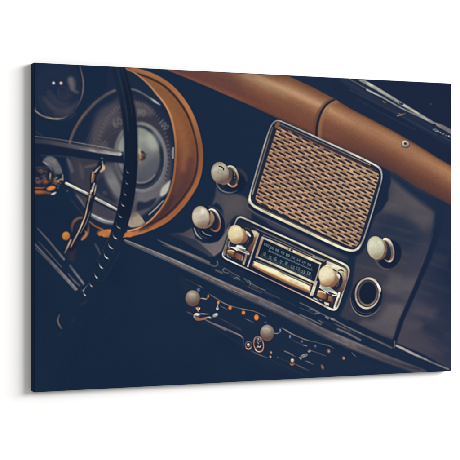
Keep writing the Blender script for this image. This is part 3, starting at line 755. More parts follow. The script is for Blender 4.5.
# ------------------------------------------------------------------ round socket under the third knob
ts = T(345, 270, 9.2)
ell(366.6, 296.6, 15.6, 19.6, (20, 34, 60), 12, 1.0)
arc(366.8, 296.4, 16, 20, 20, 165, [.8, 1.0, 1.0, .7], [(90, 86, 94), (126, 118, 120), (150, 142, 138), (104, 100, 106)], 12, .6, 'lighter_socket/ring')
arc(367.2, 295.4, 15, 18.4, 60, 150, .7, (76, 76, 92), 12, .6, op=.8)
ell(367.4, 293.3, 12.6, 15.8, lin((362, 278), (370, 309), [(0, (196, 186, 156)), (.3, (160, 146, 126)), (.7, (150, 138, 122)), (1, (206, 196, 164))]), 8, .6, 'lighter_socket/ring')
ell(367.6, 293.3, 11.0, 13.9, (52, 54, 72), 8, .6, 'lighter_socket')
ell(367.9, 293.4, 10.0, 12.8, lin((362, 280), (370, 306), [(0, (74, 68, 74)), (.5, (84, 72, 74)), (1, (140, 122, 108))]), 8, .6)
ell(367.9, 293.1, 8.6, 11.2, (20, 32, 56), 8, .8)
arc(367.4, 293.3, 12.0, 15.1, -110, 0, [1.2, 2.4, 2.2, 1.2], [(206, 198, 166), (222, 214, 182), (206, 198, 176), (160, 150, 134)], 8, .6, 'lighter_socket/ring')
arc(367.4, 293.3, 12.0, 15.1, 50, 150, [1.0, 1.8, 1.2], [(170, 160, 138), (222, 212, 176), (160, 150, 132)], 8, .6, 'lighter_socket/ring')
line([(377.4, 284), (380, 288.4), (380.4, 291)], [1.4, 2.2, 1.2], (226, 220, 196), .6)

# ================================================================== instrument binnacle: leather hood ring
outer = [(118, 60), (132.6, 68.3), (150, 73.2), (165, 80.7), (177.5, 91), (187.5, 104), (194, 116.5), (198.8, 130), (202, 144), (202.9, 158), (201.5, 172.6), (198, 184), (193.2, 193), (183.2, 207), (170.5, 219.5), (161, 225.6), (150, 230.4), (138, 234.6), (126, 237), (112, 237.8), (100, 235.4), (96, 233), (101, 229), (112, 231.4), (126, 229.6), (120, 200), (110, 150), (110, 90)]
hood_in = [(112, 60), (122, 65), (126.4, 68.5), (135, 72.4), (143.5, 79), (151, 86.6), (157, 94), (162.6, 100.6), (167.4, 108.6), (170.6, 116), (173, 125), (174.8, 136), (175.4, 147), (175.2, 158), (174.2, 171), (172.4, 182), (169, 193), (165, 201.5), (159, 210.4), (151.6, 218.4), (145, 223.8), (138, 227.6), (128, 230.4), (116, 231.4), (104, 229.6), (92, 222), (80, 208), (72, 190), (66, 168), (68, 140), (76, 122), (90, 104), (104, 92), (108, 70)]
HOOD = 'instrument_hood'
fill(outer, grained(lin((160, 85), (185, 225), [(0, (142, 92, 52)), (.35, (138, 84, 46)), (.6, (112, 68, 52)), (.8, (90, 60, 56)), (1, (86, 58, 52))]), .06, 1.6, 51), .8, HOOD, sm=True)
clipO = in_poly(spline(outer), .8)
line([(163, 100), (178, 124), (185, 150), (184, 168)], [6, 9, 9, 6], (160, 104, 58), 5, op=.55, clip=clipO, sm=True)
line([(176, 200), (186, 180), (190, 160)], [4, 6, 5], (82, 54, 54), 4, op=.5, clip=clipO, sm=True)
# outer piping
ro = [(132.6, 68.6), (150, 74), (165, 82), (176.4, 92.2), (186, 104.8), (192.4, 117), (197, 130.4), (200.2, 144.4), (201.2, 158), (199.8, 172), (196.4, 183), (191.6, 191.8), (181.6, 205.6), (169.4, 217.6), (160, 223.6), (149.6, 228.4), (138, 232.6), (126, 235), (113, 235.8), (101, 233.4)]
line(ro, [3.6, 3.6, 3.8, 4.0, 4.0, 4.0, 4.0, 4.0, 4.0, 4.0, 4.2, 4.4, 4.8, 5.0, 5.0, 4.8, 4.6, 4.4, 4.4, 4.6],
     [(160, 104, 62), (166, 110, 66), (160, 102, 58), (166, 108, 62), (178, 116, 64), (172, 110, 60), (150, 96, 56), (136, 86, 52), (140, 88, 52), (150, 92, 52), (160, 98, 54), (166, 100, 54), (158, 94, 52), (160, 96, 52), (166, 100, 54), (176, 106, 54), (184, 112, 58), (186, 114, 60), (170, 104, 56), (166, 100, 54)], .8, HOOD + '/piping', sm=True)
ri = [(x + dx, y + dy) for (x, y), (dx, dy) in zip(ro, [(-1, 3.6), (-2.2, 3.4), (-2.6, 2.8), (-3, 2.4), (-3.2, 2), (-3.4, 1.4), (-3.6, 1), (-3.7, .4), (-3.7, 0), (-3.8, -.8), (-3.8, -1.4), (-3.6, -2), (-3.4, -2.6), (-2.8, -3.2), (-2.4, -3.6), (-2, -3.8), (-1.4, -4), (-.6, -4), (0, -4), (0, -4)])]
line(ri[:18], [1.6, 1.8, 2.0, 2.0, 2.0, 1.8, 1.6, 1.5, 1.4, 1.4, 1.4, 1.4, 1.6, 1.8, 2, 2, 1.8, 1.5], (52, 40, 48), .8, sm=True, op=.9)
# ------------------------------------------------------------------ speedometer inside the hood
fill(hood_in, (28, 43, 68), .8, 'speedometer', sm=True)
GI = in_poly(spline(hood_in), .8)
face = [(70, 178), (72, 150), (80, 130), (92, 112), (108, 100), (126, 95.5), (142, 98), (154, 106), (163, 117), (169, 130), (172, 146), (172, 166), (169, 182), (163, 195), (154, 206), (143, 215), (130, 222), (110, 224), (92, 214), (78, 198)]
fill(face, lin((100, 110), (150, 215), [(0, (54, 57, 72)), (.3, (58, 59, 73)), (.6, (62, 62, 75)), (1, (88, 86, 94))]), 2.2, sm=True, clip=GI)
# dark upper-left sweep of the glass
fill([(66, 150), (74, 126), (90, 106), (104, 98), (116, 94), (112, 104), (100, 116), (92, 132), (88, 148), (80, 156)], (26, 41, 67), 4.5, sm=True, op=.95, clip=GI)
fill([(134, 96), (150, 97), (162, 110), (170, 126), (173, 146), (168, 140), (162, 126), (152, 114), (138, 106)], (34, 44, 66), 3.4, sm=True, op=.85, clip=GI)
fill([(98, 112), (110, 104), (118, 104), (118, 118), (108, 128), (98, 142), (92, 150), (92, 130)], (92, 86, 94), 4.5, sm=True, op=.6, clip=GI)
fill([(134, 102), (146, 104), (154, 112), (150, 116), (138, 112)], (100, 92, 98), 3, sm=True, op=.7, clip=GI)
fill([(142, 180), (154, 176), (164, 178), (164, 190), (152, 204), (138, 206), (136, 190)], (112, 110, 116), 4, sm=True, op=.8, clip=GI)
fill([(138, 202), (146, 202), (156, 198), (152, 206), (142, 210), (137, 210)], (34, 44, 66), 1.8, sm=True, op=.95, clip=GI)
fill([(162, 188), (168, 182), (170.5, 181), (168, 191), (163, 196), (160, 195)], (184, 184, 172), 1.6, sm=True, clip=GI)
fill([(152, 216), (160, 208), (168, 196), (172, 184), (174, 186), (168, 203), (158, 215), (150, 221)], (26, 40, 64), 1.2, sm=True, op=.9, clip=GI)
line([(149, 214.5), (156, 208.4), (163, 201)], [1.2, 1.6, 1.2], (150, 148, 142), .8, clip=GI)
# tick ring of the scale
for i in range(46):
    a = math.radians(-172 + i * 4.6)
    ca, sa = math.cos(a), math.sin(a)
    line([(133 + 36.5 * ca, 155 + 54 * sa), (133 + 34.6 * ca, 155 + 51.0 * sa)], .8, (136, 126, 124), .6, op=.6, clip=GI)
# numerals, out of focus
nc = (150, 142, 136)
def rings(cx, cy, ang, pat, r, col, op, soft):
    """out-of-focus numerals of the dial: each 0 one ring, each 8 a ring on a ring, 1 and 4 strokes"""
    ca, sa = math.cos(math.radians(ang)), math.sin(math.radians(ang))
    at = lambda p, q: (cx + p * ca - q * sa, cy + p * sa + q * ca)
    for k, ch in enumerate(pat):
        p = (k - (len(pat) - 1) / 2) * r * 2.5
        if ch == '0':
            x_, y_ = at(p, 0)
            arc(x_, y_, r * .85, r * 1.7, 0, 360, r * .55, col, ang, soft, op=op)
        elif ch in '86':
            if ch == '6':
                line([at(p + .3 * r, -1.9 * r), at(p - .6 * r, -.6 * r), at(p - .8 * r, .8 * r)], r * .5, col, soft, op=op, sm=True)
            for q in ((-.95, .95) if ch == '8' else (.95,)):
                x_, y_ = at(p, q * r)
                arc(x_, y_, r * .8, r * .85, 0, 360, r * .55, col, ang, soft, op=op)
        elif ch == '1':
            line([at(p, -1.8 * r), at(p, 1.8 * r)], r * .6, col, soft, op=op)
        else:
            line([at(p + .5 * r, 1.8 * r), at(p + .5 * r, -1.8 * r), at(p - .9 * r, .6 * r), at(p + r, .6 * r)], r * .5, col, soft, op=op)


rings(141.2, 113, 4, '80', 1.75, nc, .58, 1.2)
rings(163.8, 124.6, 48, '100', 1.5, (166, 158, 150), .6, 1.1)
rings(117.4, 122.4, -28, '60', 2.0, (158, 146, 140), .58, 1.3)
rings(103.6, 144.6, -10, '40', 1.7, (128, 120, 118), .6, 1.1)
for i in range(6):
    arc(120, 160, 22 + i * 3.2, 30 + i * 3.6, 190, 262, 1.1, (100, 94, 98), 12, 1.0, op=.35, clip=GI)
# ring and pale disc in the middle of the dial
ell(140.6, 157, 26.4, 35, (126, 126, 130), -6, 1.6, 'speedometer/dial_disc', clip=GI)
ell(140.2, 157, 23.6, 31.8, (36, 44, 62), -6, 1.4, clip=GI)
ell(140.6, 157, 27.0, 35.6, (52, 60, 80), -6, 1.2, op=0.0)
arc(140.6, 157, 25.6, 34.0, -80, 20, 2.2, [(138, 132, 130), (136, 134, 134), (120, 120, 126), (104, 106, 116)], -6, 1.2, clip=GI)
arc(140.6, 157, 25.6, 34.0, 20, 95, 2.2, [(104, 106, 116), (112, 114, 122), (126, 124, 128)], -6, 1.4, clip=GI)
arc(140.6, 157, 22.4, 30.4, 30, 110, 2.0, (58, 64, 82), -6, 1.2, clip=GI)
ell(138.4, 155.4, 21.4, 28.4, lambda x, y: stops(((x - 134) * .5 + (y - 128)) / 60, [(0, (128, 133, 129)), (.25, (150, 155, 147)), (.5, (124, 127, 127)), (.75, (92, 94, 102)), (1, (76, 79, 92))]), -6, 1.5, 'speedometer/dial_disc', clip=GI)
ell(152.6, 142, 6, 9, (182, 186, 172), -20, 4.5, op=.6, clip=GI)
fill([(152, 160), (160, 160), (158, 172), (150, 180), (144, 182), (146, 172)], (92, 94, 106), 4, op=.6, clip=GI)
arc(139.4, 155.6, 20.4, 27.2, 50, 110, 1.6, (132, 132, 136), -6, 1.2, op=.8, clip=GI)
# needle
line([(139, 149), (139.4, 155), (138.6, 161)], [1.6, 2.4, 2.0], [(196, 186, 166), (150, 126, 96), (104, 86, 74)], .8, 'speedometer/needle', sm=True)
ell(142.2, 155.6, 3.4, 4.6, (40, 38, 48), -10, .8, 'speedometer/needle')
fill(T(100, 140)((185, 55), (198, 62), (220, 66), (206, 74), (196, 92), (186, 96), (188, 74)), lin((140, 152), (148, 160), [(0, (176, 130, 78)), (.5, (84, 66, 60)), (1, (56, 50, 58))]), .7, 'speedometer/needle')
line([(139.6, 150), (140.2, 158)], 1.3, (206, 180, 140), .6)
line([(138.2, 160), (140, 163)], 1.6, (150, 120, 88), .7)
# thin chrome bezel of the glass
bz = [(68.6, 147), (70, 140.6), (72.6, 133), (76.7, 125), (82.4, 116.4), (88.7, 109), (95, 102.4), (101.7, 97.2), (108, 93.2), (115, 90)]
line(bz, [1.0, 1.5, 1.7, 1.7, 1.7, 1.8, 1.6, 1.5, 1.5, 1.2], [(110, 96, 96), (120, 100, 96), (98, 84, 86), (122, 92, 78), (136, 100, 78), (112, 92, 90), (116, 96, 94), (98, 84, 88), (122, 104, 100), (150, 130, 118)], .7, 'speedometer/bezel', sm=True)
line([(x + 1.2, y + 1.0) for x, y in bz], .7, (170, 140, 122), .5, op=.5, sm=True)
line([(128.6, 89), (136, 90.2), (143.5, 94), (149.6, 97.8), (155, 101.4), (160, 104.8)], [1.6, 1.5, 1.4, 1.5, 2.2, 1.0], [(128, 118, 116), (134, 126, 124), (120, 114, 116), (126, 120, 120), (196, 196, 190), (150, 150, 150)], .7, 'speedometer/bezel', sm=True)
# inner lip of the hood
hl = [(122, 65.4), (126.8, 69), (135, 73), (143.5, 79.6), (151, 87), (157, 94.4), (162.6, 101), (167.6, 109), (170.8, 116.4), (173.2, 125.4), (175, 136), (175.8, 147), (175.6, 158), (174.6, 171), (172.8, 182), (169.4, 193), (165.4, 201.5), (159.4, 210.6), (152, 218.8), (145.4, 224.2), (138, 228.4), (128, 231.2)]
line(hl, [1.6] * 4 + [1.9] * 4 + [2.2] * 8 + [2.0] * 3 + [1.8] * 3, [(150, 104, 70)] * 2 + [(176, 124, 80)] * 3 + [(188, 134, 84), (196, 140, 88), (196, 138, 86), (190, 130, 78), (182, 122, 72), (172, 114, 66), (160, 104, 58), (156, 100, 58), (150, 96, 56), (152, 96, 54), (158, 100, 56), (168, 108, 60), (160, 100, 58), (140, 90, 56), (148, 98, 62), (176, 132, 86), (186, 124, 76)], .7, HOOD + '/piping', sm=True)
line(hl[17:22], [1.0, 1.2, 1.4, 1.6, 1.2], (206, 160, 110), .6, op=.7, sm=True)
fill([(151.6, 222.6), (160, 214), (167, 204), (172, 194), (175, 196), (170, 208), (160, 220), (148, 229), (139, 231.6), (140, 229)], (70, 46, 48), 1.8, op=.7)
line([(173.3, 148), (173, 158)], 1.6, (170, 176, 176), .7, op=.8)
ell(172.6, 153, 1.0, 4.0, (130, 134, 140), 3, 1.0, op=.7)
# pale knob peeping out beside the wheel
fill([(133, 212), (138, 213), (144.6, 221.6), (145.4, 225), (139, 227), (130, 227), (128, 222)], lin((132, 212), (140, 227), [(0, (92, 86, 84)), (.4, (158, 142, 122)), (.8, (166, 152, 130)), (1, (120, 92, 70))]), 1.0, sm=True)
ell(138, 221, 5, 4.5, (170, 156, 134), 35, 1.6, op=.8)

# ================================================================== small gauge, upper left
SG = 'small_gauge'
ell(54.5, 86.5, 28.5, 32, lambda x, y: stops(np.hypot((x - 56) / 28, (y - 90) / 31), [(0, (30, 44, 70)), (.6, (32, 46, 71)), (.85, (29, 45, 70)), (1, (27, 43, 69))]), 0, 1.0, SG)
ta = T(30, 60)
for pts, c, sf, op in [
    (((60, 170), (85, 215), (120, 240), (165, 250), (205, 225), (220, 190), (180, 215), (130, 220), (90, 190)), (70, 68, 82), 3, .8),
    (((75, 150), (110, 200), (150, 215), (190, 195), (160, 195), (120, 170), (95, 140)), (52, 58, 78), 2.5, .8),
    (((175, 85), (195, 80), (208, 105), (205, 135), (190, 140), (178, 115)), (108, 102, 106), 2.6, .9),
    (((190, 130), (215, 140), (225, 152), (205, 152)), (92, 86, 92), 1.5, .8),
    (((130, 150), (170, 140), (195, 160), (175, 185), (145, 180)), (44, 52, 74), 2.4, .8),
    (((140, 225), (180, 225), (200, 245), (150, 262), (110, 250)), (62, 62, 78), 3, .7)]:
    fill(ta(*pts), c, sf, op=op, sm=True)
for i in range(7):
    arc(62, 94, 7 + i * 2.6, 9 + i * 2.9, 40, 165, 1.0, (74, 72, 84), 10, 1.0, op=.35)
arc(63, 93, 5, 6, 20, 340, 1.2, (58, 62, 82), 0, 1.0, op=.6)
ell(53.6, 83, 1.4, 1.4, (214, 206, 198), 0, .9)
ell(61.0, 83.2, 1.5, 1.6, (214, 160, 104), 0, .9)
ell(61.2, 82.8, .8, .8, (240, 206, 160), 0, .6)
line(ta((228, 25), (238, 60), (245, 100), (244, 140), (236, 175), (222, 205), (205, 232)), [.9, 1.1, 1.4, 1.4, 1.2, 1.0, .6], [(96, 78, 80), (124, 94, 88), (132, 98, 88), (130, 100, 92), (104, 86, 88), (76, 72, 84), (46, 56, 78)], .7, SG + '/bezel', sm=True)
line(ta((18, 226), (35, 242), (60, 258), (95, 268), (125, 271), (150, 268), (178, 255)), [1.4, 1.5, 1.4, 1.7, 1.8, 1.4, .8], [(176, 146, 118), (160, 134, 114), (132, 114, 108), (166, 142, 124), (160, 138, 122), (120, 106, 106), (60, 64, 82)], .7, SG + '/bezel', sm=True)
line(ta((18, 236), (24, 222)), 1.0, (150, 104, 74), .6)
line(ta((30, 330), (45, 342), (60, 350)), .9, (60, 66, 84), .8, op=.7)

# ================================================================== steering column: hub, levers, lower fittings
tc = T(30, 140)
HUB = 'column_switch'
fill(tc((20, 60), (60, 80), (110, 110), (150, 150), (155, 190), (130, 235), (90, 250), (20, 250)), (24, 38, 62), 2, HUB, sm=True)
fill(tc((80, 75), (110, 80), (135, 110), (148, 150), (120, 155), (100, 125), (60, 100)), lin((46, 156), (60, 172), [(0, (88, 88, 98)), (.5, (120, 118, 122)), (1, (100, 100, 108))]), 1.2, sm=True)
line(tc((60, 100), (85, 118), (105, 140)), [1.0, 2.0, 1.2], [(130, 128, 128), (166, 162, 156), (100, 100, 106)], .7, sm=True)
fill(tc((168, 82), (185, 95), (200, 140), (190, 150), (175, 115)), (88, 86, 98), 1.5, sm=True)
tH = T(30, 160, 11.5)
for r_, a0, a1, w_, c0, c1 in [(16.5, -60, 30, 1.6, (30, 40, 62), (90, 88, 96)), (14.6, -70, 40, 1.0, (96, 92, 96), (60, 58, 70)), (12.6, -140, -50, 1.2, (70, 62, 66), (96, 78, 72)),
                               (9.6, -120, 120, 1.2, (40, 44, 60), (110, 80, 64)), (15.4, 30, 110, 2.0, (34, 38, 56), (48, 44, 58)), (5.0, 0, 200, 1.2, (36, 42, 60), (96, 74, 66))]:
    arc(40, 178, r_ * .95, r_ * .86, a0, a1, w_, [c0, c1, c0], 0, .6, op=.55, clip=lambda x, y: ease((x - 34) / 2))
rh = np.random.default_rng(31)
for cx_, cy_, sx_, sy_, n_, cols in [(120, 125, 34, 26, 26, [(112, 74, 58), (130, 84, 62), (70, 60, 66)]), (175, 245, 36, 26, 34, [(168, 94, 52), (140, 80, 52), (96, 62, 56)]), (75, 225, 28, 24, 22, [(130, 128, 132), (100, 98, 106), (60, 62, 76)]), (80, 252, 50, 12, 22, [(146, 84, 50), (120, 72, 50)]),
                                     (285, 250, 28, 24, 24, [(120, 76, 60), (96, 66, 62), (140, 110, 96)]), (160, 180, 30, 40, 20, [(120, 100, 92), (84, 66, 64), (50, 52, 66)]), (300, 225, 30, 30, 14, [(120, 96, 80), (150, 126, 104)])]:
    for i in range(n_):
        px, py = 30 + (cx_ + rh.normal(0, sx_ * .6)) / 11.5, 160 + (cy_ + rh.normal(0, sy_ * .6)) / 11.5
        if px > 35.5:
            an_ = rh.normal(.2, .8)
            L_ = .6 + rh.random() * 1.6
            line([(px, py), (px + L_ * math.cos(an_), py + L_ * math.sin(an_))], .5 + rh.random() * .9, cols[int(rh.integers(len(cols)))], .5, op=.5 + .45 * rh.random())
line(tH((236, 150), (232, 185), (236, 222)), [1.4, 2.0, 1.2], [(150, 130, 116), (186, 158, 136), (120, 92, 78)], .6, sm=True)
line(tH((215, 140), (212, 190), (206, 240)), 1.4, (28, 36, 56), .6, sm=True)
line(tH((265, 150), (262, 200), (250, 260)), 1.2, (30, 38, 58), .6, sm=True)
line(tH((40, 320), (100, 322), (150, 322), (180, 312)), [1.4, 1.6, 1.3, .8], [(150, 84, 46), (172, 96, 48), (150, 86, 48), (90, 62, 54)], .6, sm=True)
line(tH((50, 340), (110, 346), (180, 338)), 1.2, (30, 34, 52), .7, sm=True)
line(tH((40, 362), (80, 368), (130, 368), (190, 372), (235, 376)), [2.4, 3.6, 3.4, 2.4, 1.0], [(120, 76, 50), (168, 98, 48), (158, 92, 48), (124, 80, 56), (84, 64, 60)], .8, sm=True)
line(tH((60, 385), (110, 392), (170, 385)), 1.4, (96, 64, 52), .8, sm=True)
ell(51, 188.2, 4.6, 2.3, lin((46, 187), (56, 189), [(0, (156, 92, 44)), (.45, (206, 126, 54)), (1, (184, 112, 48))]), -14, .7)
line(tH((205, 330), (245, 318), (285, 312)), .8, (226, 156, 84), .5, op=.8, sm=True)
line(tH((250, 394), (275, 386), (296, 374)), [1.6, 2.2, 1.4], (184, 180, 172), .6)
line(tH((200, 388), (235, 382)), 1.2, (104, 76, 64), .7)
line(tc((150, 160), (152, 195)), 1.2, (150, 146, 144), .7)
line(tc((128, 188), (140, 182), (150, 178)), 1.6, (160, 130, 96), .7)
for a, b in ((120, 200), (132, 208), (128, 220), (140, 198), (172, 234)):
    ell(30 + a / 4.6, 140 + b / 4.6, .9, .8, (128, 100, 86), 0, .6, op=.8)
# reflections seen through the spokes
fill(tc((210, 90), (240, 95), (232, 150), (250, 215), (262, 250), (235, 235), (215, 180)), (62, 62, 78), 3.0, sm=True, op=.8)
fill(tc((226, 110), (245, 130), (246, 180), (232, 160)), (86, 82, 92), 2.2, sm=True, op=.7)
line(tc((255, 125), (300, 115), (330, 108)), [2.0, 2.6, 1.6], (100, 88, 86), 1.4, op=.9)
fill(tc((335, 120), (370, 115), (395, 165), (420, 220), (425, 260), (400, 262), (370, 220), (345, 170)), lin((106, 166), (122, 196), [(0, (88, 88, 98)), (.5, (130, 130, 132)), (1, (108, 108, 114))]), 2.4, sm=True, op=.95)
fill(tc((370, 110), (400, 112), (420, 150), (410, 190), (395, 160)), (88, 86, 96), 2.4, sm=True, op=.8)
fill(tc((300, 200), (330, 170), (345, 200), (370, 245), (400, 290), (350, 270), (310, 240)), (36, 48, 72), 2.2, sm=True, op=.9)
ell(105, 193, 2.6, 2.0, (76, 70, 80), 20, 1.4, op=.8)
fill(tc((300, 290), (340, 300), (390, 340), (395, 370), (350, 360), (310, 330)), (66, 66, 82), 3, sm=True, op=.8)
line(tc((215, 255), (235, 280), (255, 310)), [1.4, 2.2, 1.4], (104, 104, 112), 1.0, op=.9, sm=True)
line(tc((190, 275), (225, 320), (262, 365)), 1.0, (74, 62, 70), 1.2, op=.7, sm=True)
# indicator stalk (bright)
line(tc((160, 197), (240, 238), (330, 286), (405, 324)), 5.4, (24, 36, 58), 1.2)
line(tc((166, 199), (215, 223), (265, 248)), [2.6, 2.9, 2.7], [(170, 168, 158), (200, 198, 184), (176, 174, 166)], .7, 'indicator_stalk')
line(tc((298, 266), (345, 291), (402, 321)), [2.9, 3.0, 2.6], [(190, 186, 176), (178, 176, 168), (150, 150, 150)], .7, 'indicator_stalk')
line(tc((168, 197), (215, 220), (262, 243)), 1.1, (232, 228, 206), .5)
line(tc((302, 266), (345, 288), (396, 315)), 1.0, (216, 212, 198), .5)
# lower silver tube
line(tc((280, 343), (320, 364), (355, 376), (392, 378)), [3.6, 4.6, 4.6, 4.0], [(110, 110, 116), (128, 126, 130), (112, 112, 120), (92, 94, 106)], 1.0, sm=True)
line(tc((284, 342), (320, 360), (355, 374), (388, 379)), 1.6, [(170, 168, 164), (206, 202, 194), (180, 178, 172), (130, 130, 134)], .6, sm=True)
line(tc((272, 374), (300, 396), (335, 412)), [1.2, 1.6, 1.6], (156, 96, 50), .8, sm=True)
fill(tc((330, 424), (345, 412), (375, 414), (378, 440), (345, 448), (332, 440)), lin((103, 229), (108, 237), [(0, (160, 98, 48)), (.5, (206, 136, 68)), (1, (150, 92, 48))]), .9, sm=True)
ell(129.6, 234.4, 3.4, 2.9, (192, 122, 62), 0, .9, 'instrument_hood/piping')
line(T(100, 220)((0, 64), (20, 56), (38, 62)), 4.2, (186, 116, 58), .9, sm=True)
# orange tag and bronze ring of the lock
ell(66, 235.9, 3.9, 4.3, lin((64, 232), (68, 240), [(0, (206, 140, 66)), (1, (176, 108, 48))]), 10, .9, 'key_tag')
arc(80.4, 227.6, 8.4, 10.0, 150, 330, [2.0, 3.0, 2.4, 1.6], [(84, 60, 60), (124, 82, 66), (116, 80, 68), (70, 54, 60)], 15, 1.0, 'ignition_ring')
arc(81, 228.6, 7.4, 10.4, -20, 95, [1.6, 3.4, 3.6, 2.0], [(100, 66, 54), (140, 88, 56), (150, 98, 66), (110, 74, 60)], 15, 1.0, 'ignition_ring')
ell(79.6, 226, 4.2, 6, (34, 42, 62), 15, 1.2)
line([(84.6, 231), (86.5, 234), (82, 240)], 1.2, (190, 150, 110), .7, op=.7, sm=True)
fill([(68, 255), (74, 244), (76, 250), (74, 262), (69, 260)], (52, 48, 62), 2.4, op=.8)

# ================================================================== steering wheel
SW = 'steering_wheel'
# lower spokes
tl = T(30, 220)
line(tl((20, 105), (70, 160), (140, 235), (215, 316)), 6, (25, 40, 65), 1.6, SW + '/spoke')
line(tl((24, 112), (70, 162), (140, 236), (214, 318)), [1.8, 2.0, 2.2, 2.4], [(84, 84, 98), (100, 98, 108), (112, 110, 118), (128, 124, 128)], .7, SW + '/spoke')
line(tl((24, 128), (75, 178), (140, 248), (208, 322)), [1.0, 1.2, 1.4, 1.6], [(72, 74, 90), (88, 88, 100), (96, 94, 104), (112, 108, 114)], .6, SW + '/spoke')
line(tl((40, 100), (90, 154), (144, 216)), [1.0, 1.2, 1.2], [(60, 66, 84), (84, 84, 96), (74, 76, 90)], .7, SW + '/spoke')
line(tl((36, 40), (80, 88), (120, 136), (156, 180)), [1.2, 1.8, 2.2, 2.4], [(84, 80, 90), (98, 94, 102), (92, 90, 100), (104, 102, 108)], .8, SW + '/spoke')
line(tl((184, 210), (212, 248), (250, 298)), [2.0, 2.4, 2.2], [(84, 84, 98), (104, 102, 112), (120, 116, 122)], .8, SW + '/spoke')
line(tl((176, 248), (205, 282), (228, 302)), [1.6, 2.0, 1.6], [(70, 72, 88), (88, 88, 100), (96, 94, 104)], .8, SW + '/spoke')
for a, b in ((240, 322), (250, 340), (258, 346), (236, 330)):
    ell(30 + a / 4.6, 220 + b / 4.6, 1.0, .9, (176, 168, 160), 0, .6)
line(tl((238, 326), (256, 346)), .9, (150, 144, 142), .5)
line(tl((300, 112), (312, 132), (322, 156)), [1.6, 2.2, 1.4], (84, 80, 90), 1.2, op=.9, sm=True)
# chrome horn lever crossing the column
HL = SW + '/horn_lever'
line(tc((332, 100), (318, 130), (292, 165), (290, 235), (272, 300), (262, 350), (225, 440), (190, 500)), [6, 6.5, 6, 6.5, 7, 7, 6.6, 5.5], (24, 34, 56), 1.0, HL, sm=True)
for pts, wd_, c in [
    (((332, 92), (334, 108)), [1.4, 1.4], (150, 146, 146)),
    (((335, 112), (338, 130), (325, 145)), [2.0, 3.2, 2.0], [(150, 140, 134), (196, 170, 146), (176, 146, 124)]),
    (((322, 122), (305, 140), (296, 150)), [1.6, 2.0, 1.4], [(104, 100, 108), (186, 170, 152), (120, 112, 112)]),
    (((290, 148), (287, 170), (284, 195)), [1.6, 2.0, 1.4], [(176, 160, 146), (170, 128, 92), (120, 92, 80)]),
    (((296, 160), (290, 190)), [1.6, 1.4], [(130, 84, 56), (150, 96, 62)]),
    (((296, 200), (290, 218), (286, 236)), [1.4, 2.4, 1.4], [(196, 184, 166), (150, 146, 146), (196, 178, 150)]),
    (((304, 208), (300, 230), (296, 252)), [1.0, 1.4, 1.0], [(150, 136, 124), (176, 160, 142), (120, 108, 104)]),
    (((282, 232), (276, 258), (270, 285)), [1.4, 2.0, 1.4], [(206, 188, 156), (190, 150, 106), (130, 104, 88)]),
    (((268, 290), (262, 318), (254, 350), (238, 390), (222, 426), (205, 458), (188, 492)), [1.0, 1.4, 1.5, 1.6, 1.6, 1.6, 1.0], [(150, 126, 104), (196, 160, 124), (186, 152, 122), (206, 178, 146), (176, 148, 124), (186, 156, 128), (150, 126, 108)]),
    (((276, 330), (262, 372), (248, 400), (232, 430)), [.8, 1.0, 1.0, .8], [(96, 92, 98), (120, 116, 116), (112, 106, 108), (84, 82, 92)]),
    (((276, 250), (284, 258), (278, 270)), [1.0, 1.4, 1.0], [(60, 60, 74), (90, 84, 86), (60, 60, 74)])]:
    line(tc(*pts), wd_, c, .6, HL, sm=len(pts) > 2)
line(tl((188, 92), (174, 122), (160, 152)), [1.6, 1.8, 1.0], [(190, 156, 122), (170, 134, 104), (110, 92, 84)], .6, HL)
# upper spoke
fill(tc((18, -4), (200, 35), (430, 55), (436, 108), (330, 96), (200, 78), (60, 68), (18, 66)), (22, 36, 61), 1.0, SW + '/spoke')
line(ta((18, 372), (80, 376), (200, 398), (310, 418), (416, 432)), [4.4, 4.6, 4.6, 4.2, 3.2], [(50, 56, 76), (62, 64, 80), (84, 82, 92), (118, 114, 116), (158, 154, 150)], 1.3, SW + '/spoke')
line(ta((230, 406), (310, 422), (414, 437)), [1.4, 2.0, 1.8], [(100, 96, 102), (146, 142, 140), (190, 186, 178)], .8, sm=True)
line(ta((18, 351), (60, 356), (150, 368), (260, 388), (340, 402), (410, 418)), [.9, 1.0, 1.2, 1.2, 1.1, 1.0], [(110, 92, 90), (96, 86, 92), (92, 86, 92), (116, 108, 108), (140, 128, 122), (96, 92, 98)], .6, SW + '/spoke', sm=True)
line(ta((50, 438), (120, 440), (200, 448)), 1.0, (58, 64, 84), .7, op=.8)
ell(102, 158.4, 1.2, .8, (96, 98, 112), 0, .6)
# rim
rim = [(110.6, 60), (113.6, 74), (117.8, 92), (120.8, 108), (123, 124), (124.2, 142), (124.2, 160), (122.6, 178), (120.4, 194), (117.2, 210), (113.6, 223), (109.6, 236), (104.8, 249), (98, 262), (91, 274), (83, 286), (78, 296),
       (88, 300), (96, 288), (106, 272), (114, 256), (121, 242), (126.4, 229.5), (130.6, 215), (134.2, 199), (136.4, 182), (137.6, 164), (137.6, 146), (137, 126), (135, 108), (131.8, 92), (127, 74), (122.6, 60)]
def rim_col(x, y):
    c = stops((x - 108 + (y - 150) * .21 * (y > 150)) / 30, [(0, (20, 33, 55)), (.35, (26, 41, 63)), (.6, (18, 31, 52)), (1, (16, 29, 51))])
    k = ease((y - 205) / 45)[..., None]
    return c * (1 - k) + np.array(NAVY) * k


fill(rim, rim_col, .9, SW)
line([(116.6, 66), (122.4, 90), (126.4, 112), (128.4, 130)], [1.0, 1.4, 1.4, 1.0], (44, 54, 76), 1.0, op=.8, sm=True)
line([(121.4, 66), (126.6, 84), (130, 100), (132.4, 116)], 1.0, (40, 50, 73), 1.0, op=.6, sm=True)
line([(134.8, 100), (137.4, 124), (137.6, 150)], .7, (74, 66, 72), .7, op=.6, sm=True)
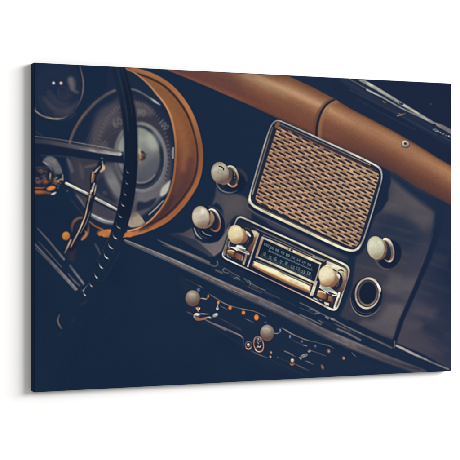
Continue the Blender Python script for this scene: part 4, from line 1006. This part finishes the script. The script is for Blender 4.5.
# finger grips on the inside of the rim, each catching the light
for gx, gy, k_, v_ in [(127.8, 172.2, .42, 150), (126.8, 183.2, .45, 140), (125.2, 194.2, .5, 150), (123, 205, .6, 150), (120.4, 216.2, .65, 150), (118.6, 226.9, .75, 170), (115.2, 237.2, .85, 196), (110.9, 246.6, 1.0, 206), (106.5, 256.4, 1.0, 206), (101.3, 266.2, .95, 196), (96.5, 276.2, .8, 186), (91.3, 285, .65, 170), (84.9, 294.2, .6, 186)]:
    st_ = np.clip((gy - 226) / 50, 0, 1)
    P_ = [(gx - (2.9 - .8 * st_) * k_, gy - 3.0 * k_), (gx - 1.5 * k_, gy - .2 * k_), (gx + .4 * k_, gy + (1.2 + .6 * st_) * k_), (gx + (2.9 - 1.2 * st_) * k_, gy + (2.0 + .6 * st_) * k_)]
    cc_ = np.array((1.0, .97, .93))
    line(P_, [.5, 1.0, 1.5 if k_ > .5 else 1.3, .5], [tuple(cc_ * v_ * .45), tuple(cc_ * v_ * .8), tuple(cc_ * v_), tuple(cc_ * v_ * .55)], .5, SW + '/grip_stud', sm=True)
    line([(gx - 3.4 * k_, gy - 6.2 * k_), (gx - 2.6 * k_, gy - 4.2 * k_)], .6, (64, 66, 82), .6, op=.6)
    if gy > 225:
        line([(gx + 3.2 * k_, gy + 2.6 * k_), (gx + 1.6 * k_, gy + 6.4 * k_)], .6, (58, 54, 70), .6, op=.6)
line(T(80, 225, 5.75)((18, 378), (32, 358), (52, 338)), [1.2, .8, .6], [(150, 144, 144), (104, 100, 108), (70, 70, 86)], .5)
for gx, gy in [(122.6, 163), (120.8, 178), (119, 190), (117.4, 201), (113.5, 211)]:
    line([(gx, gy), (gx - .8, gy + 3)], .8, (80, 82, 94), .6, op=.5)
line([(111, 232), (104, 247), (96, 262)], .8, (66, 62, 74), .8, op=.4, sm=True)
line([(120, 252), (112, 266), (102, 282)], .8, (64, 56, 64), 1.0, op=.45, sm=True)
line([(81, 305), (86, 302)], .8, (66, 58, 66), .8, op=.5)
# lone curved glint low on the left
line(T(30, 300)((136, 66), (128, 92), (134, 114), (145, 132)), [.8, 1.2, 1.4, 1.0], [(90, 76, 78), (150, 118, 100), (170, 136, 116), (104, 84, 82)], .6, 'lower_glint', sm=True)
line(T(30, 300)((190, 104), (205, 88)), .8, (48, 56, 76), .8, op=.7)
line(T(30, 300)((130, 160), (148, 148)), .8, (48, 54, 74), .8, op=.6)
line(T(30, 300)((240, 16), (262, 4)), .9, (58, 54, 66), .9, op=.6)

# ================================================================== switches under the dash
a1, a2, a3, a4, a5, a6 = T(180, 275, 11.5), T(185, 300, 11.5), T(215, 290, 9.2), T(235, 325, 11.5), T(275, 320, 9.2), T(315, 330, 9.2)
UW = 'switch_wiring'
# the dark bracket they sit on, hardly lit
fill([(176, 276), (215, 296), (262, 318), (300, 338), (350, 356), (394, 370), (300, 376), (262, 366), (240, 350), (236, 338), (200, 322), (186, 312), (184, 296)], (30, 45, 69), 5.0, op=.55)
line([(181, 277), (190, 292), (196, 310)], 4, (44, 44, 66), 3, op=.5)
line([(186, 312), (215, 328), (246, 348), (275, 362), (310, 378)], 1.2, (36, 48, 70), 1.0, op=.8)
line(a1((60, 45), (130, 75), (180, 105), (215, 122)), [.5, .7, .7, .5], (56, 58, 76), .7)
line(a1((205, 118), (235, 130), (268, 156)), [.6, 1.3, .7], [(70, 70, 84), (96, 92, 98), (60, 62, 78)], .6)
line(a1((325, 212), (365, 236), (410, 265), (465, 302)), [.6, 1.0, 1.2, 1.1], [(60, 64, 82), (96, 94, 102), (116, 110, 112), (100, 96, 104)], .55, UW, sm=True)
line(a3((-6, 66), (30, 88), (75, 118), (130, 142), (200, 162), (280, 180), (340, 190), (400, 212), (465, 246)), [1.1, 1.1, 1.2, 1.2, 1.0, 1.2, 1.1, 1.0, .9], [(100, 96, 104), (84, 84, 94), (120, 114, 116), (128, 122, 122), (92, 90, 98), (116, 110, 112), (96, 92, 100), (106, 102, 106), (84, 84, 96)], .5, UW, sm=True)
line(a3((50, 148), (80, 162), (118, 184)), [.8, 1.2, .8], [(70, 70, 84), (100, 96, 100), (66, 66, 82)], .55)
line(a3((275, 264), (310, 278), (360, 302)), [.7, 1.1, .8], [(64, 66, 82), (100, 96, 102), (60, 62, 80)], .55)
line(a3((28, 255), (100, 290), (160, 320), (240, 365)), [.6, .8, .7, .6], [(52, 54, 74), (76, 72, 84), (60, 60, 78), (70, 66, 80)], .6)
line(a3((120, 325), (180, 345), (235, 368)), .7, (58, 56, 74), .7, op=.8)
line(a3((150, 5), (230, 40), (330, 80), (465, 136)), [.9, 1.0, 1.0, 1.0], [(60, 62, 80), (84, 82, 92), (74, 74, 86), (92, 88, 96)], .6)
line(a2((20, 135), (55, 150), (90, 168)), [.8, 1.5, .9], [(66, 58, 70), (96, 86, 92), (60, 58, 74)], .6)
line(a2((200, 210), (260, 240), (340, 282), (465, 345)), [.9, 1.4, 1.6, 1.7], [(92, 84, 88), (104, 98, 104), (112, 104, 108), (120, 112, 114)], .6, UW)
line(a3((-5, 312), (60, 340), (120, 366), (190, 398), (235, 420), (258, 445)), [1.7, 1.7, 1.6, 1.7, 1.6, 1.2], [(120, 112, 114), (112, 106, 110), (104, 98, 104), (116, 108, 112), (126, 118, 120), (88, 84, 92)], .6, UW, sm=True)
line(a3((0, 325), (80, 362), (180, 408)), .6, (60, 62, 80), .6, op=.7)
line(a4((95, 160), (96, 195), (108, 235)), [.9, .8, .7], [(96, 92, 98), (74, 74, 88), (56, 58, 76)], .6, UW, sm=True)
line(a4((185, 295), (240, 325), (300, 352), (375, 378)), [.8, 1.1, 1.2, .8], [(70, 68, 80), (100, 96, 102), (112, 106, 110), (70, 68, 82)], .55, UW)
line(a5((62, 74), (100, 94), (150, 125), (205, 150), (265, 175), (330, 194), (385, 206)), [.7, 1.3, 1.3, 1.2, 1.2, 1.1, .6], [(90, 88, 96), (128, 120, 118), (120, 114, 114), (104, 98, 102), (116, 110, 112), (92, 88, 96), (52, 56, 76)], .55, UW, sm=True)
line(a5((145, 172), (190, 200), (240, 222), (290, 236)), [.5, .8, .8, .9], [(50, 54, 74), (72, 72, 86), (66, 66, 82), (100, 90, 92)], .6)
line(a5((265, 234), (292, 238)), 1.1, (120, 104, 100), .5)
line(a5((330, 282), (390, 300), (465, 330)), [.9, .8, .7], [(110, 104, 106), (76, 74, 86), (64, 64, 80)], .6)
line(a5((88, 286), (130, 304), (160, 322), (190, 340)), [1.2, 1.3, 1.2, .7], [(120, 112, 112), (104, 98, 102), (112, 104, 106), (66, 64, 80)], .55)
line(a5((190, 408), (240, 432), (310, 465)), [.9, 1.1, .8], [(88, 84, 92), (100, 96, 102), (66, 64, 80)], .6)
line(a5((280, 376), (315, 388), (348, 406)), [.9, 1.2, 1.0], [(90, 86, 94), (112, 108, 112), (90, 86, 92)], .55)
line(a5((290, 70), (360, 100), (440, 140)), .8, (56, 60, 78), .7, op=.8)
line(a5((50, 350), (90, 372), (130, 385)), .7, (56, 58, 76), .7, op=.8)
line(a6((-5, 105), (60, 128), (110, 138), (150, 155), (182, 178)), [.8, .9, 1.1, 1.0, .6], [(74, 72, 86), (84, 80, 92), (104, 98, 104), (92, 88, 96), (56, 58, 76)], .55, UW, sm=True)
line(a6((20, 212), (60, 222), (100, 240)), [.8, 1.0, .8], [(60, 60, 78), (84, 80, 90), (70, 66, 80)], .6)
line(a6((340, 208), (360, 232), (382, 248)), [.8, 1.3, .8], [(84, 80, 92), (96, 92, 100), (60, 60, 78)], .6)
# orange and blue glints along the loom
WL = 'warning_light'
for p_, rx, ry, c in [((325, 245), .8, 1.3, (206, 128, 58)), ((440, 318), 1.1, 1.7, (232, 142, 40))]:
    (gx, gy), = a1(p_)
    ell(gx, gy, rx + .5, ry + .5, (110, 72, 58), 0, .8, op=.6)
    ell(gx, gy, rx, ry, c, 10, .6, WL)
for p_, rx, ry, c in [((138, 164), 1.5, 1.7, (240, 136, 50)), ((262, 208), 1.6, 1.9, (232, 128, 56)), ((381, 252), 2.1, 2.8, (248, 140, 52))]:
    (gx, gy), = a3(p_)
    ell(gx, gy, rx + .7, ry + .7, (104, 66, 58), 0, .9, op=.7)
    ell(gx, gy, rx, ry, lin((gx, gy - ry), (gx, gy + ry), [(0, tuple(.82 * v for v in c)), (.5, c), (1, tuple(.86 * v for v in c))]), 0, .6, WL)
line(a3((128, 148), (150, 152)), .7, (190, 150, 110), .5, op=.7)
for p_, rx, ry, c in [((48, 96), .9, 2.1, (150, 172, 200)), ((138, 152), 1.0, 1.9, (140, 164, 196)), ((248, 197), .9, 1.2, (120, 140, 170)), ((371, 240), .9, 1.4, (130, 146, 170))]:
    (gx, gy), = a5(p_)
    ell(gx, gy, rx + .6, ry + .5, (50, 68, 102), 0, .8, op=.7)
    ell(gx, gy, rx * .7, ry * .75, c, 0, .6, op=.7)
ell(198.4, 289.8, 1.6, 2.0, (92, 112, 156), 10, 1.0, op=.9)
ell(265.6, 322.6, 1.4, 1.0, (62, 84, 124), 10, .8, op=.8)
# first toggle: stub, curl and lever
line(a1((232, 268), (265, 270), (302, 278), (318, 262)), [.8, 1.3, 1.4, .8], [(120, 112, 112), (176, 166, 160), (160, 148, 140), (120, 104, 96)], .5)
ell(198, 308.6, 1.5, 1.9, (150, 108, 72), 0, .7, op=.9)
line(a2((130, 92), (150, 110), (152, 135)), [1.2, 1.6, 1.0], [(212, 160, 96), (206, 168, 116), (120, 100, 96)], .5)
line(a2((152, 108), (170, 92)), 1.1, (196, 160, 120), .5)
ell(199.4, 308.6, .6, .8, (226, 206, 176), 0, .4)
fill(a2((98, 205), (104, 165), (130, 150), (165, 158), (176, 180), (160, 195), (190, 212), (262, 200), (268, 208), (215, 228), (140, 238)), lin((196, 313), (198.5, 320), [(0, (196, 192, 180)), (.35, (150, 140, 132)), (.6, (130, 92, 72)), (1, (150, 104, 76))]), .6, 'toggle_switch', sm=True)
ell(196.6, 314.6, 2.2, 1.4, (226, 222, 208), 0, .6)
line(a2((115, 182), (150, 188), (166, 178)), .9, (60, 56, 66), .5, sm=True)
line(a2((162, 158), (215, 160), (270, 162)), [1.0, 1.4, .8], [(130, 124, 126), (142, 134, 136), (110, 106, 112)], .55)
line(a2((180, 212), (230, 208), (268, 196)), [1.0, 1.5, 1.0], [(140, 96, 72), (168, 116, 84), (190, 160, 136)], .5)
line(a2((265, 198), (285, 202), (302, 210)), [1.2, 2.0, 1.2], [(186, 178, 168), (220, 216, 204), (150, 146, 146)], .5)
ell(215.3, 315.2, 3.0, 1.9, lin((213, 313), (217, 317), [(0, (128, 126, 128)), (.5, (176, 176, 170)), (1, (120, 120, 124))]), -24, .7, 'toggle_switch')
ell(216.2, 314.4, 1.2, .8, (206, 206, 196), -24, .5)
line(a2((300, 205), (315, 190)), 1.2, (96, 94, 100), .6)
line(a2((380, 45), (376, 70), (372, 88)), [.8, 1.1, 1.6], [(120, 110, 108), (150, 146, 144), (170, 168, 164)], .5)
ell(217.4, 308.4, 1.4, 1.6, lin((217, 307), (217, 310), [(0, (130, 128, 130)), (1, (206, 204, 198))]), 0, .6)
# second pair: a small dome and a chrome ring
ell(248.6, 345.2, 3.7, 4.3, (44, 48, 66), 0, .9)
arc(248.6, 345.4, 3.0, 3.7, 20, 165, 1.3, [(150, 100, 72), (206, 132, 78), (150, 100, 76)], 0, .55, 'toggle_switch')
arc(248.6, 345.2, 3.2, 3.8, 180, 340, .8, [(96, 92, 98), (120, 112, 112), (84, 80, 88)], 0, .55, 'toggle_switch')
ell(248.6, 345.0, 1.7, 1.9, (120, 104, 96), 0, .6)
ell(248.2, 344.4, 1.0, 1.1, (214, 204, 182), 0, .6)
line([(246.6, 348.4), (248.4, 349.2), (250.4, 348.2)], .7, (232, 170, 120), .5, sm=True)
ell(258.6, 344.2, 5.4, 8.5, (38, 44, 62), -12, .8)
arc(258.6, 344.2, 4.7, 7.9, 60, 220, 1.1, [(196, 132, 88), (206, 160, 128), (150, 112, 92)], -12, .5, 'toggle_switch')
arc(258.6, 344.2, 4.7, 7.9, -60, 60, 1.1, [(110, 92, 92), (176, 130, 104), (206, 146, 100)], -12, .5, 'toggle_switch')
arc(258.6, 344.2, 4.5, 7.6, 200, 310, 1.6, [(150, 104, 80), (140, 112, 100), (120, 104, 104)], -12, .55, 'toggle_switch')
rq = np.random.default_rng(8)
for i in range(16):
    gx, gy = 256.2 + rq.random() * 5, 336.6 + rq.random() * 6
    an_ = rq.random() * 3.1
    line([(gx, gy), (gx + 1.3 * math.cos(an_), gy + 1.3 * math.sin(an_))], .6 + .5 * rq.random(), [(206, 204, 200), (150, 150, 156), (60, 62, 76), (120, 96, 88)][i % 4], .45, op=.85)
line([(256.6, 347.6), (258.6, 346.6), (260.4, 347.4)], [1.0, 1.6, .8], [(176, 112, 66), (206, 140, 86), (120, 84, 66)], .5)
line([(257.4, 345.8), (259.6, 347.2), (261, 345.4)], .7, (206, 200, 190), .4)
line([(255.2, 349.8), (257.6, 351.6), (260, 351.2)], .8, (232, 190, 150), .5, sm=True)
# small screws and fasteners
for gx, gy, rx, ry, c, c2 in [(271.0, 352.4, 1.0, 1.4, (150, 108, 84), (196, 152, 120)), (270.4, 356.8, 1.1, 1.4, (140, 110, 100), (206, 180, 160)), (328.7, 351, 2.0, 2.4, (104, 76, 74), (176, 150, 146)), (343.6, 358.2, 1.6, 2.0, (120, 82, 76), (206, 180, 168)), (322.4, 367, 1.5, 2.8, (104, 78, 74), (150, 116, 104))]:
    ell(gx, gy, rx, ry, c, -18, .7, 'panel_screw')
    ell(gx + .2, gy + .1, rx * .5, ry * .45, c2, -18, .6, op=.9)
ell(277.8, 357.6, 1.0, .7, (84, 86, 100), 0, .6)
ell(309.2, 351.0, 1.7, 1.3, lin((308, 350), (310, 352), [(0, (96, 92, 98)), (1, (170, 166, 162))]), -25, .6)
fill(a5((232, 345), (245, 322), (290, 308), (302, 322), (285, 338), (255, 345)), lin((300, 355), (307, 356), [(0, (110, 106, 112)), (.5, (150, 146, 146)), (1, (120, 116, 120))]), .6, 'toggle_switch', sm=True)
line(a5((240, 340), (285, 320)), .6, (70, 70, 84), .4, op=.8)
line(a5((225, 345), (240, 360)), 1.2, (140, 130, 126), .5)
ell(292.4, 361.4, 2.7, 3.6, (52, 50, 64), 8, .7, 'toggle_switch')
ell(292.4, 360.4, 1.6, 1.9, (176, 166, 150), 8, .8)
ell(292.0, 359.8, .8, .8, (232, 224, 204), 0, .5)
line([(290, 363.6), (292, 364.8), (294.4, 363.6)], [1.0, 1.6, 1.0], [(150, 84, 50), (206, 116, 62), (150, 84, 50)], .55, sm=True)
# pull-switch balls
for cx_, cy_, r1, r2, seed in ((192.7, 298.2, 7.3, 8.0, 7), (267.2, 332.8, 7.0, 8.1, 8)):
    def ball(x, y, cx_=cx_, cy_=cy_, seed=seed):
        q = np.hypot((x - cx_ + 1.0) * .9, (y - cy_ + 3.6)) / 11.4
        c = stops(q, [(0, (172, 162, 144)), (.22, (158, 148, 132)), (.5, (128, 114, 102)), (.78, (104, 84, 76)), (1.0, (92, 66, 58)), (1.1, (84, 60, 56))])
        return c * (1 + (vnoise(x, y, 1.0, 60 + seed, 1.5, 2.5) - .5) * .07)[..., None]
    ell(cx_, cy_, r1, r2, ball, 0, .6, 'pull_switch')
    arc(cx_, cy_, r1 - .7, r2 - .7, 35, 145, .9, [(110, 74, 60), (158, 100, 70), (110, 74, 60)], 0, .7, op=.7)
    line([(cx_ - 4, cy_ - 3.6), (cx_ - .5, cy_ - 4.4), (cx_ + 3, cy_ - 3.2)], [.8, 1.5, .8], (196, 190, 172), .9, op=.5, sm=True)
line(a5((-5, 122), (20, 126), (40, 112)), 1.0, (140, 128, 120), .55)

# ------------------------------------------------------------------ what the camera that took the picture adds: focus falling off, bloom, grain
def blur(im, sg):
    r = max(1, int(math.ceil(3 * sg)))
    k = np.exp(-.5 * (np.arange(-r, r + 1) / sg) ** 2)
    k /= k.sum()
    for ax in (0, 1):
        pad = [(0, 0)] * im.ndim
        pad[ax] = (r, r)
        q = np.pad(im, pad, mode='edge')
        n_ = im.shape[ax]
        out = np.zeros_like(im)
        for i_, w_ in enumerate(k):
            sl_ = [slice(None)] * im.ndim
            sl_[ax] = slice(i_, i_ + n_)
            out += w_ * q[tuple(sl_)]
        im = out
    return im


sat_ = np.clip(INK[..., 0] - INK[..., 2], 0, 120)
sat_ = np.where(np.isin(LAB, [lab_id('warning_light'), lab_id('key_tag')]), 0, sat_)
INK[..., 2] += np.where(np.isin(LAB, [lab_id('leather_pad'), lab_id('instrument_hood'), lab_id('instrument_hood/piping')]), .10, .11) * sat_
INK[..., 0] -= .03 * sat_
PX = NX / 416.0                                   # grid steps per image pixel
lum = INK.mean(-1)
sat = INK.max(-1) - INK.min(-1)
bright = ease((lum - 52) / 70)
# metal and paint are never even: fine mottling, drawn out along the dashboard's slope
mot = (vnoise(X, Y, 1.1, 81, math.radians(25), 3.2) - .5) * .9 + (vnoise(X, Y, .7, 82, math.radians(25), 1.4) - .5) * .7 + (vnoise(X, Y, 5.0, 83, math.radians(25), 2.5) - .5) * .6
metal = bright * ease((110 - sat) / 60)
big = (vnoise(X, Y, 4.0, 84, math.radians(25), 1.6) - .5) + .7 * (vnoise(X, Y, 1.8, 85, math.radians(25), 1.8) - .5)
sleek = metal * ~np.isin(LAB, [lab_id(n_) for n_ in ('control_knob', 'radio/knob', 'pull_switch', 'dashboard_panel', 'glovebox_door', 'leather_pad', 'instrument_hood', 'instrument_hood/piping', 'speedometer', 'speedometer/dial_disc', 'speaker_grille')])
INK *= 1 + (.05 * metal * mot + .26 * sleek * ease((78 - sat) / 40) * big)[..., None]
soft1 = blur(INK, .40 * PX)
soft2 = blur(INK, .85 * PX)
soft0 = blur(INK, .16 * PX)
near = np.clip(np.hypot((X - 295) / 150, (Y - 235) / 120), 0, 2)
far = ease((near - .85) / .8)
zone = np.clip(far * .5, 0, 1)
gz = ease((1 - np.hypot((X - 120) / 62, (Y - 130) / 75)) * 2.2)      # the instruments behind the wheel
zone = np.clip(np.maximum(zone, gz * .8), 0, 1)
keep = np.isin(LAB, [lab_id(n_) for n_ in NAMES if n_.startswith(('steering_wheel', 'instrument_hood', 'indicator'))])
zone = np.where(keep, zone * .3, zone)[..., None]
INK = np.where(zone < .5, soft0 * (1 - zone * 2) + soft1 * (zone * 2), soft1 * (2 - zone * 2) + soft2 * (zone * 2 - 1))
hl = np.clip(INK - 150, 0, None)
INK = INK + blur(hl, 1.6 * PX) * .16 + blur(hl, 5 * PX) * .10
gr = np.random.default_rng(77).normal(0, 1, (NY, NX))
gr = blur(gr, .8) * 2.2
INK += gr[..., None] * .8
# the print was sharpened: local contrast a little over true
INK += .30 * (INK - blur(INK, 1.0 * PX)) + .10 * (INK - blur(INK, 4 * PX)) * ease((INK.mean(-1) - 40) / 50)[..., None]
INK = np.clip(INK, 2, 255)

# ================================================================== meshes
s = INK / 255.0
LINK = np.where(s <= .04045, s / 12.92, ((s + .055) / 1.055) ** 2.4) / LIT
LINK = np.clip(LINK, 0, .95)


def bsdf(m):
    return m.node_tree.nodes['Principled BSDF']


def mat(name, col, rough=.8, spec=.05):
    m = bpy.data.materials.new(name)
    m.use_nodes = True
    b = bsdf(m)
    b.inputs['Base Color'].default_value = (*col, 1)
    b.inputs['Roughness'].default_value = rough
    b.inputs['Specular IOR Level'].default_value = spec
    return m


def ink_material():
    """matt printed canvas: the ink colours with the weave of the cloth under them"""
    m = mat('printed_ink', (.5, .5, .5), .85, .04)
    nt = m.node_tree
    at = nt.nodes.new('ShaderNodeAttribute')
    at.attribute_name = 'ink'
    tcn = nt.nodes.new('ShaderNodeTexCoord')
    ns = nt.nodes.new('ShaderNodeTexNoise')
    ns.inputs['Scale'].default_value = 900
    ns.inputs['Detail'].default_value = 2
    mr = nt.nodes.new('ShaderNodeMapRange')
    mr.inputs['To Min'].default_value = .94
    mr.inputs['To Max'].default_value = 1.06
    mx = nt.nodes.new('ShaderNodeVectorMath')
    mx.operation = 'SCALE'
    nt.links.new(tcn.outputs['Object'], ns.inputs['Vector'])
    nt.links.new(ns.outputs['Fac'], mr.inputs['Value'])
    nt.links.new(at.outputs['Color'], mx.inputs[0])
    nt.links.new(mr.outputs['Result'], mx.inputs['Scale'])
    nt.links.new(mx.outputs['Vector'], bsdf(m).inputs['Base Color'])
    return m


M_INK = ink_material()

root = bpy.data.objects.new('canvas_print', None)
C.objects.link(root)
root.location = (0, 0, -H / 2)
root['label'] = 'frameless stretched canvas print of a vintage car dashboard on the white wall'
root['category'] = 'canvas print'


def child(name, me, m, parent, loc=(0, 0, 0)):
    o = bpy.data.objects.new(name, me)
    C.objects.link(o)
    o.parent = parent
    o.location = loc
    me.materials.append(m)
    return o


# ---- the stretched canvas body: wrapped rounded edges, printed dark round the sides
DEPTH = 0.0172
RAD = 0.0022
bm = bmesh.new()
bmesh.ops.create_cube(bm, size=1)
for v in bm.verts:
    v.co.x *= W + 2 * RAD * .55
    v.co.z *= H + 2 * RAD * .55
    v.co.y = (v.co.y + .5) * DEPTH + .0003
bmesh.ops.bevel(bm, geom=[e for e in bm.edges if min(v.co.y for v in e.verts) < .01 or abs(e.verts[0].co.y - e.verts[1].co.y) > .005], offset=RAD, segments=5, profile=.5, affect='EDGES')
me = bpy.data.meshes.new('wrapped_canvas')
bm.to_mesh(me)
bm.free()
for p in me.polygons:
    p.use_smooth = False
mside = mat('dark_wrap_edge', (.0088, .0205, .052), .85, .04)
body = child('wrapped_canvas', me, mside, root, (0, 0, H / 2))

# ---- printed face, cut along the outlines of what it shows
verts = np.stack([UU, np.zeros_like(UU), VV], -1).reshape(-1, 3)
rgba = np.concatenate([LINK, np.ones((NY, NX, 1))], -1).reshape(-1, 4)
idx = np.arange(NX * NY).reshape(NY, NX)
quads = np.stack([idx[:-1, :-1], idx[1:, :-1], idx[1:, 1:], idx[:-1, 1:]], -1).reshape(-1, 4)
flab = LAB[:-1, :-1].reshape(-1)


def cut(name, ids, parent):
    sel = np.isin(flab, ids)
    q = quads[sel]
    if not len(q):
        return None
    used = np.unique(q)
    remap = np.zeros(NX * NY, np.int32)
    remap[used] = np.arange(len(used))
    me = bpy.data.meshes.new(name)
    me.vertices.add(len(used))
    me.vertices.foreach_set('co', verts[used].astype(np.float32).ravel())
    me.loops.add(len(q) * 4)
    me.loops.foreach_set('vertex_index', remap[q].ravel().astype(np.int32))
    me.polygons.add(len(q))
    me.polygons.foreach_set('loop_start', np.arange(len(q), dtype=np.int32) * 4)
    me.update(calc_edges=True)
    ca = me.color_attributes.new('ink', 'FLOAT_COLOR', 'POINT')
    ca.data.foreach_set('color', rgba[used].astype(np.float32).ravel())
    me.validate()
    return child(name, me, M_INK, parent, (0, 0, H / 2) if parent is root else (0, 0, 0))


def clusters(sel_lab, centres):
    """split the faces of one label between repeats of the same thing, nearest centre wins"""
    fx = X[:-1, :-1].reshape(-1)
    fy = Y[:-1, :-1].reshape(-1)
    where = np.nonzero(flab == sel_lab)[0]
    d = np.stack([np.hypot(fx[where] - a, fy[where] - b) for a, b in centres])
    return where, d.argmin(0)


REPEATS = {
    'control_knob': [(220, 173), (201, 217), (376, 248)],
    'control_knob/collar': [(231.5, 176), (213.6, 220), (387.4, 250)],
    'pull_switch': [(193, 298), (267.6, 332.6)],
    'radio/knob': [(235.7, 234.4), (326.6, 275.6)],
    'radio/knob_bay': [(240, 240), (333, 285)],
    'warning_light': [(208.3, 296.3), (218.3, 302.7), (230, 307.8), (243.5, 312.6), (256.4, 317.4)],
    'toggle_switch': [(200, 317), (215.3, 315.2), (248.6, 345), (258.8, 344), (292, 361), (304, 355.6)],
    'steering_wheel/spoke': [(80, 150), (60, 262)],
    'panel_screw': [(271, 352.4), (270.4, 356.8), (328.7, 351), (343.5, 358), (322.4, 367)],
}
PART_LABEL = {
    'steering_wheel': 'dark steering wheel rim printed at the left of the picture',
    'speaker_grille': 'tan woven speaker grille in a rounded chrome frame',
    'leather_pad': 'tan leather roll along the top of the dashboard',
    'radio': 'old car radio with dark dial and two cream knobs',
    'instrument_hood': 'tan leather hood around the speedometer',
    'lighter_socket': 'round black socket with a bright ring',
    'glovebox_door': 'dark glossy glovebox door at the right edge',
}
# merge labels too small to stand alone into what they lie on
made = {}
order = sorted(range(len(NAMES)), key=lambda k: NAMES[k].count('/'))
for k in order:
    nm = NAMES[k]
    top, _, sub = nm.partition('/')
    if nm in REPEATS:
        where, arg = clusters(k, REPEATS[nm])
        obs = []
        for i in range(len(REPEATS[nm])):
            kid = 9000 + k * 20 + i
            flab[where[arg == i]] = kid
            if sub:
                par = made[top][i] if isinstance(made[top], list) else made[top]
            else:
                par = root
            obs.append(cut(sub or top, [kid], par))
        made[nm] = obs
    else:
        par = made[top] if sub else root
        o = cut(sub or top, [k], par)
        made[nm] = o
        if o is not None and nm in PART_LABEL:
            o['label'] = PART_LABEL[nm]

# ------------------------------------------------------------------ the white wall behind
bm = bmesh.new()
for a in ((-6, -4), (6, -4), (6, 4), (-6, 4)):
    bm.verts.new((a[0], DEPTH + .0008, a[1]))
bm.faces.new(bm.verts[:])
bmesh.ops.recalc_face_normals(bm, faces=bm.faces[:])
me = bpy.data.meshes.new('wall')
bm.to_mesh(me)
bm.free()
mw = mat('white_wall_paint', (.9, .9, .9), .9, .0)
nt = mw.node_tree
ns = nt.nodes.new('ShaderNodeTexNoise')
ns.inputs['Scale'].default_value = 3
cr = nt.nodes.new('ShaderNodeValToRGB')
cr.color_ramp.elements[0].color = (.900, .889, .876, 1)
cr.color_ramp.elements[1].color = (.915, .904, .891, 1)
tcn = nt.nodes.new('ShaderNodeTexCoord')
nt.links.new(tcn.outputs['Object'], ns.inputs['Vector'])
nt.links.new(ns.outputs['Fac'], cr.inputs['Fac'])
nt.links.new(cr.outputs['Color'], bsdf(mw).inputs['Base Color'])
wall = bpy.data.objects.new('wall', me)
C.objects.link(wall)
me.materials.append(mw)
wall['kind'] = 'structure'
